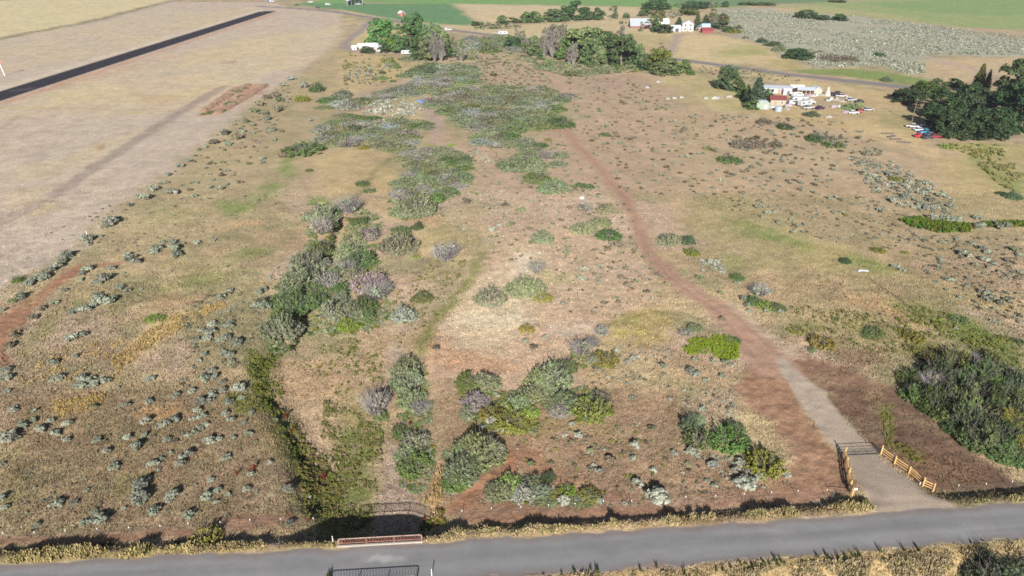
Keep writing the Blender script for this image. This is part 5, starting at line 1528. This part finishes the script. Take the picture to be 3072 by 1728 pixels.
MB().box(-.9, .9, -.17, -.1, 9.1, 9.25).build('crossarm', BARK, up)
def tarp():
    mb = MB().box(-3.2, 3.2, -1.1, 1.1, 0, 1.1, .5)
    return mb.build('tarp', mat((.03, .14, .42), .5), None, .15)
plain('tarp', 'blue tarp bunched at the top of the creek track', 'tarp', *tpx('B', 620, 772), tarp)
def rock():
    mb = MB().dome((0, 0, 0), 1.0, .8, .8, 9, 4)
    return mb.build('boulder', mat((.34, .325, .3)), None, .05)
plain('boulder', 'white boulder at the grassy edge of the willow field', 'boulder', *tpx('B', 1712, 738), rock)
plain('boulder', 'white boulder among the grey brush on the upper terrace', 'boulder', *tpx('E', 1815, 48), rock)
def pipe():
    mb = MB()
    for a, b in (((-1.2, 0, .15), (.9, .2, .2)), ((-.7, .5, .15), (1.2, -.3, .22))):
        mb.bar(a, b, .18, None, 8)
    return mb.build('pipe_end', mat((.36, .38, .42), .6))
plain('pipe_end', 'pale pipe ends at the head of the dark trench', 'pipe', *tpx('F', 1360, 600), pipe)

# orange soil windrows
def windrow(s, label):
    pts = [at(p[0], p[1]) + (p[2],) for p in parse(s)]
    rng = np.random.default_rng(len(s))
    V, Fq = [], []
    P = []
    for a, b in zip(pts[:-1], pts[1:]):
        n = max(2, int(math.dist(a[:2], b[:2]) / 1.2))
        for k in range(n):
            P.append([a[i] + (b[i] - a[i]) * k / n for i in range(4)])
    m = 9
    for k, (x, y, z, w) in enumerate(P):
        q = P[min(k + 1, len(P) - 1)], P[max(k - 1, 0)]
        t = np.array([q[0][0] - q[1][0], q[0][1] - q[1][1]])
        t /= np.linalg.norm(t) + 1e-9
        nx, ny = -t[1], t[0]
        endf = min(1, k / 3, (len(P) - 1 - k) / 3) ** .5
        for j in range(m):
            s_ = (j / (m - 1) - .5) * 2
            ww = w * .5 * (.75 + .5 * rng.random()) * max(.15, endf)
            hgt = (1 - s_ * s_) * 1.0 * endf * (.55 + .8 * rng.random())
            V.append((x + nx * s_ * ww, y + ny * s_ * ww, z - .1 + hgt))
    for k in range(len(P) - 1):
        for j in range(m - 1):
            o = k * m + j
            Fq.append((o, o + m, o + m + 1, o + 1))
    o = obj('soil_windrow', raw_mesh('soil_windrow', V, Fq), mat((.30, .19, .13), .95, 0, .3))
    tag(o, label, 'soil heap', 'orange soil windrows in the field')
windrow('A 1520,856,4 1640,770,5 1760,690,6 1900,630,5', 'broken orange soil windrow on the airfield side')
windrow('A 1610,870,4 1720,810,5 1850,735,6 1960,670,5 2020,630,4', 'long orange soil windrow on the sagebrush side')
# ------------------------------------------------------------------ uncountable growth: scrub, hillside brush, grass
def proto_arrays(key):
    me = PROTO[key]
    V = np.empty(len(me.vertices) * 3, np.float32)
    me.vertices.foreach_get('co', V)
    Fi = np.empty(len(me.loops), np.int32)
    me.loops.foreach_get('vertex_index', Fi)
    C = np.empty(len(me.vertices) * 4, np.float32)
    me.color_attributes['tint'].data.foreach_get('color', C)
    return V.reshape(-1, 3), Fi.reshape(-1, 4), C.reshape(-1, 4)[:, :3]
def mini(seed, lobes, per, size):
    rng = np.random.default_rng(seed)
    return cloud(lobes_mound(rng, lobes, .36, hgt=.85), per, size, rng, .5, .25, 1.7, .35)
MINI = [mini(60 + i, 7, 13, .3) for i in range(5)]
TINY = [mini(80 + i, 4, 9, .45) for i in range(5)]
SAGEA = [proto_arrays(('sage', i)) for i in range(7)]

def merge(items, protos, name):
    """items: x, y, half-width, height, colour"""
    rng = np.random.default_rng(len(items))
    Vs, Fs, Cs, n0 = [], [], [], 0
    its = np.array([i[:4] for i in items])
    zz = height(its[:, 0], its[:, 1])
    for k, (x, y, w, h, c) in enumerate(items):
        V, Fq, T = protos[k % len(protos)]
        t = rng.uniform(0, 6.28)
        ct, st = math.cos(t), math.sin(t)
        Vs.append(np.stack([x + (V[:, 0] * ct - V[:, 1] * st) * w, y + (V[:, 0] * st + V[:, 1] * ct) * w, zz[k] - .03 + V[:, 2] * h], 1))
        Fs.append(Fq + n0)
        n0 += len(V)
        Cs.append((T if T.ndim == 2 else T[:, None]) * np.array(c)[None, :])
    return obj(name, raw_mesh(name, np.concatenate(Vs), np.concatenate(Fs), np.concatenate(Cs)), VCOL)

rs = np.random.default_rng(31)
def cols(keys):
    k = keys[int(rs.integers(len(keys)))]
    return tuple(np.array(leafcol(np.clip(np.array(CK[k][0]) + rs.normal(0, 9), 10, 245))[:3]) * (.8 if k in 'bs' else 1))
items = [(x, y, w * .5, h * 1.05, leafcol(CK[fl][0])[:3]) for x, y, w, h, fl in SMALL]
big = list(items)
SCRUB = [('B 1700,560 2300,600 2576,800 2576,1449 2150,1449 1950,1200 1780,980 1700,950 1700,750', 400, .4, 1.3, 'bsby'), ('B 1000,400 1500,500 1620,640 1100,640 1000,600', 330, .5, 1.4, 'bbys'),
         ('B 880,1000 1500,1100 1650,1000 1900,1250 2050,1449 950,1449 960,1150', 260, .4, 1.0, 'bsyy'), ('E 700,0 2150,0 2250,300 2450,620 2300,850 1700,900 1600,600 1000,400 720,180', 260, .35, .8, 'bsyb'),
         ('E 1550,300 2250,300 2480,650 2420,1000 2000,900 1700,880', 90, .3, .6, 'bsy'), ('C 0,850 600,850 1200,900 1500,1050 1500,1250 1000,1449 0,1449', 420, .4, 1.4, 'bsbs'),
         ('C 380,1000 740,1040 740,1100 400,1110', 60, .9, 1.8, 'b'), ('C 930,1010 1200,1020 1180,1090 960,1080', 36, .8, 1.6, 'bys'), ('C 1250,1150 1600,1200 1950,1400 2000,1449 1450,1449', 230, .5, 1.4, 'ssw'), ('C 1330,1120 1510,1110 1500,1160 1360,1150', 24, .6, 1.2, 'bs'),
         ('F 0,0 1400,0 1800,200 1600,420 1100,350 500,150', 260, .3, .8, 'bsbs'), ('F 1500,0 2050,20 2050,150 1650,100', 90, .5, 1.2, 'ssw'), ('F 1650,280 2576,330 2576,1000 2250,850 1900,650', 300, .35, .8, 'bssb'),
         ('F 900,560 1900,820 2500,1060 2000,1050 1200,860', 90, .2, .5, 'bsy'), ('F 130,480 330,480 350,590 120,580', 22, .4, .8, 'w'), ('A 1500,1100 1900,800 2150,600 2230,700 2100,1000 1800,1300 1100,1449', 160, .5, 1.2, 'bsyb'),
         ('D 300,300 900,50 1600,0 2200,0 2300,150 1700,400 900,450', 150, .25, .7, 'bsy'), ('D 900,380 1700,340 2100,300 2200,650 1200,640', 60, .25, .5, 'sb'), ('G 100,0 1900,0 2150,500 2300,950 100,1000', 240, .2, .5, 'ssb'), ('D 1400,760 1960,700 1960,1100 1600,1449 1300,1449', 170, .25, .7, 'ssb'),
         ('H 900,40 1500,40 2200,200 2500,500 2300,880 1400,900 1250,760 1500,640 1250,400', 220, .2, .6, 'wybo'), ('E 1900,1100 2500,1150 2500,1449 1900,1449', 110, .25, .6, 'wsb'), ('I 0,0 400,0 380,250 0,200', 60, .25, .6, 'wsb'), ('I 0,480 700,560 820,720 0,800', 110, .2, .5, 'wsb'),
         ('E 820,820 1350,850 1500,950 1200,1180 760,1160 680,1000', 120, .15, .3, 'wwb'), ('E 1550,950 1950,930 1980,1010 1700,1080', 70, .1, .25, 'w'), ('B 1150,1000 1000,1050 1250,1300 950,1150', 70, .4, .8, 'w'), ('B 220,730 600,760 600,830 520,870 180,850', 130, .9, 1.8, 'ww'), ('B 0,480 250,500 270,640 0,600', 120, .6, 1.5, 'wsb'),
         ('C 120,480 400,500 850,560 900,600 500,600 130,530', 110, .5, 1.4, 'bys'), ('C 930,360 1310,430 1300,470 950,420', 60, 1.2, 2.4, 'bp'), ('B 1050,165 1350,190 1350,205 1000,215', 70, 1.2, 2.6, 'dygb'), ('B 2450,90 2576,70 2576,110 2480,130', 40, 1.5, 2.8, 'pb'), ('B 2500,30 2576,20 C 260,20 260,55 -20,60', 46, 1.5, 3.2, 'ybg')]
its = []
for k, (s, n, a, b, ks) in enumerate(SCRUB):
    for x, y in scatter_poly(s, n, 40 + k):
        w = rs.uniform(a, b) * rs.uniform(.6, 1)
        its.append((x, y, w, w * rs.uniform(.7, 1.1), cols(ks)))
BRUSHY = [('A 2430,960 B 0,850 200,860 430,900 440,960 600,1040 470,1100 380,1120 200,1090 0,1090 A 2460,1040', 260, .9, 1.9), ('B 480,1120 740,1080 880,1150 940,1220 900,1340 850,1449 400,1449 480,1300 520,1240 450,1180', 240, .8, 1.7),
          ('B 640,740 900,650 1200,650 1500,640 1720,710 1660,780 1660,940 1500,950 1330,1000 1100,1010 850,930 900,840 680,800', 620, .9, 2.0), ('B 980,1040 1200,990 1350,1040 1530,1090 1450,1120 1300,1100 1100,1100', 80, .8, 1.6),
          ('B 60,760 350,680 640,620 800,540 990,530 1000,610 850,640 560,700 350,730 130,790', 330, 1.0, 2.2), ('B 480,560 640,480 980,460 990,540 760,600 600,600', 240, 1.0, 2.2), ('B 950,290 1200,250 1420,330 1400,380 1200,370 950,400', 260, 1.2, 2.6), ('B 700,440 1000,380 1400,360 1500,460 1000,470', 120, 1.0, 2.2),
          ('E 350,0 740,0 640,140 480,200 350,120', 110, .6, 1.3), ('D 2330,60 2540,60 2540,240 2440,440 2330,720 2250,900 2180,1110 1990,1120 2060,900 2160,660 2300,400 2330,200', 420, .5, 1.3), ('D 2480,560 E 60,60 330,150 250,400 360,700 380,850 200,980 0,1000 D 2300,1000 2330,820', 520, .45, 1.2),
          ('E 400,1250 640,1250 680,1449 420,1449 H 450,0 680,0 690,200 640,300 450,250', 200, .4, .9), ('H 400,320 700,320 700,600 600,680 430,620', 150, .4, .9), ('H 780,460 1050,380 1240,430 1200,560 1000,660 930,760 800,790', 260, .4, .9), ('H 900,30 1400,0 1500,330 1150,320 950,280', 220, .35, .9), ('H 1440,-60 2000,0 2000,240 1700,220 1500,120', 200, .4, .9), ('E 1450,1300 1700,1230 1740,1400 1500,1449 1400,1449', 110, .4, .9), ('E 1700,1120 2050,1180 2080,1300 1800,1290', 110, .35, .8),
          ('H 1090,720 1400,650 1560,760 1900,780 1920,880 1500,880 1150,850', 220, .3, .8), ('C -40,480 -140,420 -330,420 -500,470 -600,520 -330,540 0,560', 60, 1.0, 2.0), ('B 1400,420 2250,480 2240,530 1700,560 1450,500', 240, 1.2, 2.6)]
low = []
for k, (s, n, a, b) in enumerate(BRUSHY):
    for x, y in scatter_poly(s, int(n * (.6 if k < 9 else 1)), 640 + k):
        w = rs.uniform(a, b)
        low.append((x, y, w, w * rs.uniform(.35, .6), tuple(np.array(cols('yyyygsb' if k < 9 else 'yyygop')) * (1.25 if k < 9 else 1.0))))
tag(merge(low, MINI, 'low_brush'), 'low grey-green brush filling the gaps between the willows', 'brush', kind='stuff')
stones = []
for s, n in (('E 820,820 1350,850 1500,950 1200,1180 760,1160 680,1000', 240), ('E 1330,440 1480,440 1420,560 1330,600 1270,560', 120), ('E 1550,950 1950,930 1980,1010 1700,1080', 150), ('H 330,280 430,340 480,560 640,800 600,960 180,1000 300,560', 200), ('G 1880,1150 2150,1130 2150,1200 1920,1220', 60)):
    for x, y in scatter_poly(s, n, 710 + n):
        w = rs.uniform(.06, .2)
        stones.append((x, y, w, w * rs.uniform(.5, .9), tuple(lin((196, 184, 168)) * .6 * rs.uniform(.8, 1.2))))
def stone(seed):
    mb = MB().dome((0, 0, 0), 1, .8, .9, 6, 3)
    V = np.array(mb.v) * np.random.default_rng(seed).uniform(.8, 1.15, (len(mb.v), 1))
    return V, np.array([f if len(f) == 4 else (f[0], f[1], f[2], f[2]) for f in mb.f if len(f) == 4]), np.ones(len(V))
tag(merge(stones, [stone(i) for i in range(4)], 'pale_stones'), 'pale stones strewn over the bare terrace and creek bed', 'stones', kind='stuff')
sc1 = merge(its, MINI, 'scrub')
tag(sc1, 'low grey-brown scrub dotted over the dry flats', 'scrub', kind='stuff')
tag(merge(big, SAGEA, 'small_sagebrush'), 'smaller sagebrush scattered among the larger bushes', 'sagebrush', kind='stuff')
hill = []
for s, n, a, b in (('C 250,62 900,90 1300,112 1800,172 2576,262 2576,405 1850,400 1500,440 960,440 750,405 640,330 400,270 330,160', 9000, .6, 1.2), ('C 950,440 1500,430 1840,470 1835,545 1700,545 1500,475 980,500', 620, .6, 1.5)):
    for x, y in scatter_poly(s, n, 77 + n):
        if fbm(np.array([x]), np.array([y]), 30, 3, 88)[0] < .36:
            continue
        w = rs.uniform(a, b)
        hill.append((x, y, w, w * rs.uniform(.5, .8), tuple(np.array(cols('sssw')) * 1.2)))
tag(merge(hill, TINY, 'hillside_sagebrush'), 'dense silver sagebrush covering the far hillside', 'sagebrush', kind='stuff')
reed = []
for s, n in (('F 1650,190 1800,168 1900,200 2180,235 2180,280 1950,280 1750,240', 420), ('F 2180,225 2330,215 2700,205 2700,240 2330,240 2200,250', 180)):
    for x, y in scatter_poly(s, n, 5 + n):
        reed.append((x, y, rs.uniform(.3, .6), rs.uniform(.9, 1.5), leafcol(np.array((112, 134, 50)) + rs.normal(0, 16, 3), .5)[:3]))
tag(merge(reed, MINI, 'reeds'), 'bright green reed bed in the eastern swale', 'reeds', kind='stuff')
weeds = []
for s, n, a, b, cs in (('F -20,1120 120,1060 330,1050 430,1120 420,1230 330,1250 200,1190 60,1200', 1100, .2, .45, [(148, 168, 44), (136, 160, 44), (120, 150, 48)]),
                       ('D 1095,940 1130,915 1190,905 1240,930 1200,970 1120,975', 160, .15, .35, [(140, 165, 50), (128, 158, 50)]),
                       ('H -150,0 300,180 280,560 200,900 -100,980 -200,500', 1250, .14, .42, [(120, 134, 60), (112, 126, 52), (136, 140, 72), (122, 128, 64), (162, 146, 104), (150, 134, 108)]),
                       ('G 2050,0 2200,400 2300,900 2500,1060 2560,600 2200,200', 620, .16, .5, [(112, 122, 52), (124, 128, 60), (142, 136, 76), (150, 132, 84)]),
                       ('D 2080,1080 2120,1120 2000,1260 1990,1449 G 2110,160 2230,350 2330,590 2460,820 2560,1010 2480,1010 2380,840 2250,610 2150,370 2020,150 D 1910,1449 1920,1240', 520, .16, .45, [(116, 128, 50), (130, 132, 58), (104, 120, 48)]), ('D 1860,1150 2100,1180 2130,1449 1860,1449', 260, .14, .36, [(136, 150, 52), (124, 138, 56)]), ('E 330,780 700,480 960,480 800,760 620,1040 400,1100', 340, .14, .45, [(130, 134, 64), (118, 130, 58), (150, 140, 84)]),
                       ('E 0,1020 300,1000 330,1449 0,1449 D 2150,1180', 360, .14, .42, [(122, 138, 56), (140, 138, 66), (106, 128, 50)]), ('H 880,0 1500,60 1500,330 1000,330', 340, .16, .5, [(132, 138, 58), (120, 132, 64), (150, 146, 82)]),
                       ('F 800,830 1300,860 2000,1060 2000,1180 1500,1180 1000,1080', 480, .16, .5, [(144, 144, 84), (130, 136, 76), (158, 148, 100)]), ('F 1600,800 2000,880 2576,1180 2576,1330 2100,1150 1650,1040', 560, .16, .55, [(128, 140, 62), (142, 148, 74), (114, 130, 56), (156, 152, 92)]),
                       ('I 1510,90 1600,100 1600,460 1560,470 1520,260', 130, .12, .3, [(128, 134, 54), (144, 142, 80)]), ('I 1620,400 1820,460 1820,560 1650,520', 130, .12, .32, [(118, 126, 50), (140, 130, 66)]),
                       ('C 2000,1060 2400,1080 2576,1300 2576,1449 2400,1380 2200,1180', 500, .3, .8, [(150, 152, 92), (136, 146, 78), (178, 168, 112)]), ('H 580,900 780,880 780,990 600,1020', 60, .2, .5, [(110, 118, 46), (140, 126, 50)]),
                       ('G 1700,40 2060,0 2050,160 1800,200', 160, .15, .4, [(128, 134, 54), (120, 130, 60)]), ('B 0,380 480,420 480,560 0,720', 160, .6, 1.3, [(168, 160, 104), (140, 146, 92)]), ('I 430,1330 1000,1330 1800,1270 1800,1310 300,1400', 60, .1, .3, [(96, 112, 56), (82, 98, 52)])):
    for x, y in scatter_poly(s, n, 300 + n + len(s)):
        if fbm(np.array([x]), np.array([y]), 3.0, 3, 91)[0] < rs.uniform(.36, .54):
            continue
        w = rs.uniform(a, b)
        c = np.array(cs[int(rs.integers(len(cs)))]) + rs.normal(0, 8)
        weeds.append((x, y, w, w * rs.uniform(.8, 1.5), leafcol(c * .93 + np.array((10, 8, 8)), .55)[:3]))
tag(merge(weeds, MINI, 'weeds'), 'green and olive weeds in the damp swales', 'weeds', kind='stuff')

def blades(x, y, w, h, c, lean, per, name, label, seed):
    """tufts of flat blades, all in one object"""
    rng = np.random.default_rng(seed)
    n = len(x)
    z = height(x, y)
    X, Y, Z = np.repeat(x, per), np.repeat(y, per), np.repeat(z, per)
    Wd, H_ = np.repeat(w, per), np.repeat(h, per) * rng.uniform(.55, 1.15, n * per)
    C = np.repeat(c, per, 0) * rng.uniform(.72, 1.25, n * per)[:, None]
    t = rng.uniform(0, 2 * math.pi, n * per)
    e = Wd * rng.uniform(0, .5, n * per)
    bx, by = X + np.cos(t) * e, Y + np.sin(t) * e
    a = rng.uniform(0, 2 * math.pi, n * per)
    bw = Wd * rng.uniform(.16, .34, n * per)
    dx, dy = np.cos(a) * bw, np.sin(a) * bw
    ln = H_ * rng.uniform(.1, lean, n * per)
    tx, ty = bx + np.cos(t) * ln, by + np.sin(t) * ln
    V = np.stack([np.stack([bx - dx, by - dy, Z - .03], 1), np.stack([bx + dx, by + dy, Z - .03], 1), np.stack([tx + dx * .25, ty + dy * .25, Z + H_], 1), np.stack([tx - dx * .25, ty - dy * .25, Z + H_], 1)], 1).reshape(-1, 3)
    Fq = np.arange(4 * n * per).reshape(-1, 4)
    o = obj(name, raw_mesh(name, V, Fq, np.repeat(C, 4, 0)), VCOL)
    tag(o, label, 'grass', kind='stuff')

# short dry grass everywhere between the bushes, as dense as the picture resolves
rg = np.random.default_rng(3)
N = 170000
pxs, pys = rg.uniform(-150, 3220, N), rg.uniform(560, 1760, N)
d = np.stack([(pxs - 1536) / FPX, math.cos(PITCH) - (pys - 864) / FPX * math.sin(PITCH), -math.sin(PITCH) - (pys - 864) / FPX * math.cos(PITCH)], 1)
gx, gy = -HCAM * d[:, 0] / d[:, 2], -HCAM * d[:, 1] / d[:, 2]
cv, br, _ = cover_at(gx, gy)
keep = (rg.random(N) > br * 1.35) & (np.abs(gy - road_top(gx) + ROADW / 2) > ROADW / 2 + .2) & ~((gx > BX0 - .4) & (gx < BX1 + .4) & (gy < road_top(gx) + 1.0))
gx, gy, cv = gx[keep], gy[keep], cv[keep]
pix = mpp(gx, gy) * 3
size = np.maximum(.16, pix * 1.5) * rg.uniform(.7, 1.5, len(gx))
cv = cv * np.where(rg.random(len(gx)) < .25, .76, .94)[:, None] * rg.uniform(.9, 1.1, len(gx))[:, None]
blades(gx, gy, size, np.minimum(size * .7, .3) * (1 - .5 * sstep(110, 170, gy)), cv, .9, 4, 'dry_grass', 'short dry grass tufts over the slopes and flats', 4)

def strip(s, n, h0, h1, col, seed, w=.4):
    P = [plane_at(a, b) for a, b in [p[:2] for p in parse(s)]]
    pts = np.array(scatter_poly(s, n, seed))
    nz = fbm(pts[:, 0], pts[:, 1], 2.6, 4, seed)
    pts, nz = pts[nz > .485], nz[nz > .485]
    tall = sstep(.46, .72, nz)
    k = len(pts)
    r = np.random.default_rng(seed)
    c = lin(np.array(col) * .92 + np.array((6, 8, 18))) * .58 * r.uniform(.8, 1.2, (k, 1)) * np.where(r.random((k, 1)) < .12, np.array([[.55, .7, .5]]), 1)
    return pts[:, 0], pts[:, 1], np.full(k, w) * r.uniform(.7, 1.3, k), (h0 + (h1 - h0) * tall) * .88 * r.uniform(.6, 1.15, k), c
parts = [strip('G -250,1270 300,1240 1000,1215 1450,1210 1450,1270 1000,1310 -250,1385', 900, .35, 1.0, (214, 192, 122), 501), strip('G 1450,1210 2000,1190 2000,1240 1450,1280', 156, .3, .6, (200, 176, 116), 502),
         strip('G 2200,1170 2576,1150 H -20,1160 -40,1235 G 2200,1250', 252, .3, .7, (212, 190, 124), 503), strip('H 620,1190 760,1060 1000,1040 1500,1080 1500,1130 1000,1170', 570, .3, .8, (208, 184, 128), 504),
         strip('H 1500,1080 2576,1010 I 0,980 0,1060 H 2576,1060 1500,1130', 660, .4, .95, (212, 190, 128), 505), strip('I 0,990 700,950 1400,870 1430,950 900,1000 0,1060', 540, .4, .95, (206, 184, 122), 506),
         strip('I 2100,890 2700,835 2700,875 2140,905', 216, .3, .8, (190, 176, 110), 507), strip('I 240,1425 1000,1350 2000,1268 2700,1215 2700,1560 200,1560', 2760, .2, .62, (200, 178, 128), 508), strip('H 1550,1450 2576,1415 I 300,1430 300,1560 H 1550,1560', 660, .2, .6, (202, 178, 128), 509),
         strip('H 640,600 760,560 740,980 600,980', 252, .4, 1.0, (208, 172, 112), 510), strip('G -250,1200 1000,1160 1450,1150 1450,1200 1000,1210 -250,1260', 300, .25, .6, (140, 122, 74), 511)]
A = [np.concatenate([p[k] for p in parts]) for k in range(5)]
ok = np.abs(A[1] - road_top(A[0]) + ROADW / 2) > ROADW / 2 + .05
A = [a[ok] for a in A]
blades(A[0], A[1], A[2], A[3], A[4], .45, 12, 'tall_roadside_grass', 'tall blond grass along both verges of the road', 6)
gp = np.array(scatter_poly('D 1060,1060 1300,900 1680,790 1690,830 1400,980 1150,1130 900,1300 840,1380 820,1240', 700, 61) + scatter_poly('G 400,100 780,30 760,110 480,210 380,200', 380, 62) + scatter_poly('D 480,1140 1000,1050 900,1300 300,1449 100,1400', 350, 63))
gp = gp[fbm(gp[:, 0], gp[:, 1], 2.5, 3, 64) > .46]
blades(gp[:, 0], gp[:, 1], np.full(len(gp), .42), rg.uniform(.2, .38, len(gp)), lin(np.array((206, 178, 118))) * .55 * rg.uniform(.8, 1.2, (len(gp), 1)), .6, 10, 'gold_grass', 'gold bunch grass in a streak down the west slope', 8)
# dark mullein stalks on the near verge
ml = np.array(scatter_poly('I 0,1390 500,1360 1000,1300 1750,1255 1800,1270 900,1360 0,1440', 20, 91) + scatter_poly('H 1350,1420 2500,1370 2500,1400 1400,1460', 8, 92) + scatter_poly('G 2450,1430 2576,1400 2576,1449 2450,1470', 10, 93))
blades(ml[:, 0], ml[:, 1], np.full(len(ml), .3), rg.uniform(.3, .9, len(ml)), np.tile(lin(np.array((84, 96, 58))) * .5, (len(ml), 1)), .25, 10, 'verge_weeds', 'upright dark green weeds on the near verge', 9)
# ------------------------------------------------------------------ the air itself
hm = bpy.data.materials.new('haze')
hm.use_nodes = True
hn = hm.node_tree
hn.nodes.remove(hn.nodes['Principled BSDF'])
pv = hn.nodes.new('ShaderNodeVolumePrincipled')
pv.inputs['Color'].default_value = (.82, .88, 1, 1)
pv.inputs['Density'].default_value = .00011
pv.inputs['Anisotropy'].default_value = .2
hn.links.new(pv.outputs[0], hn.nodes['Material Output'].inputs['Volume'])
hb = MB().box(-17000, 17000, -800, 7000, -7, 76)
tag(hb.build('haze', hm), 'thin pale haze over the far fields', kind='stuff')
SC.cycles.volume_bounces = 0
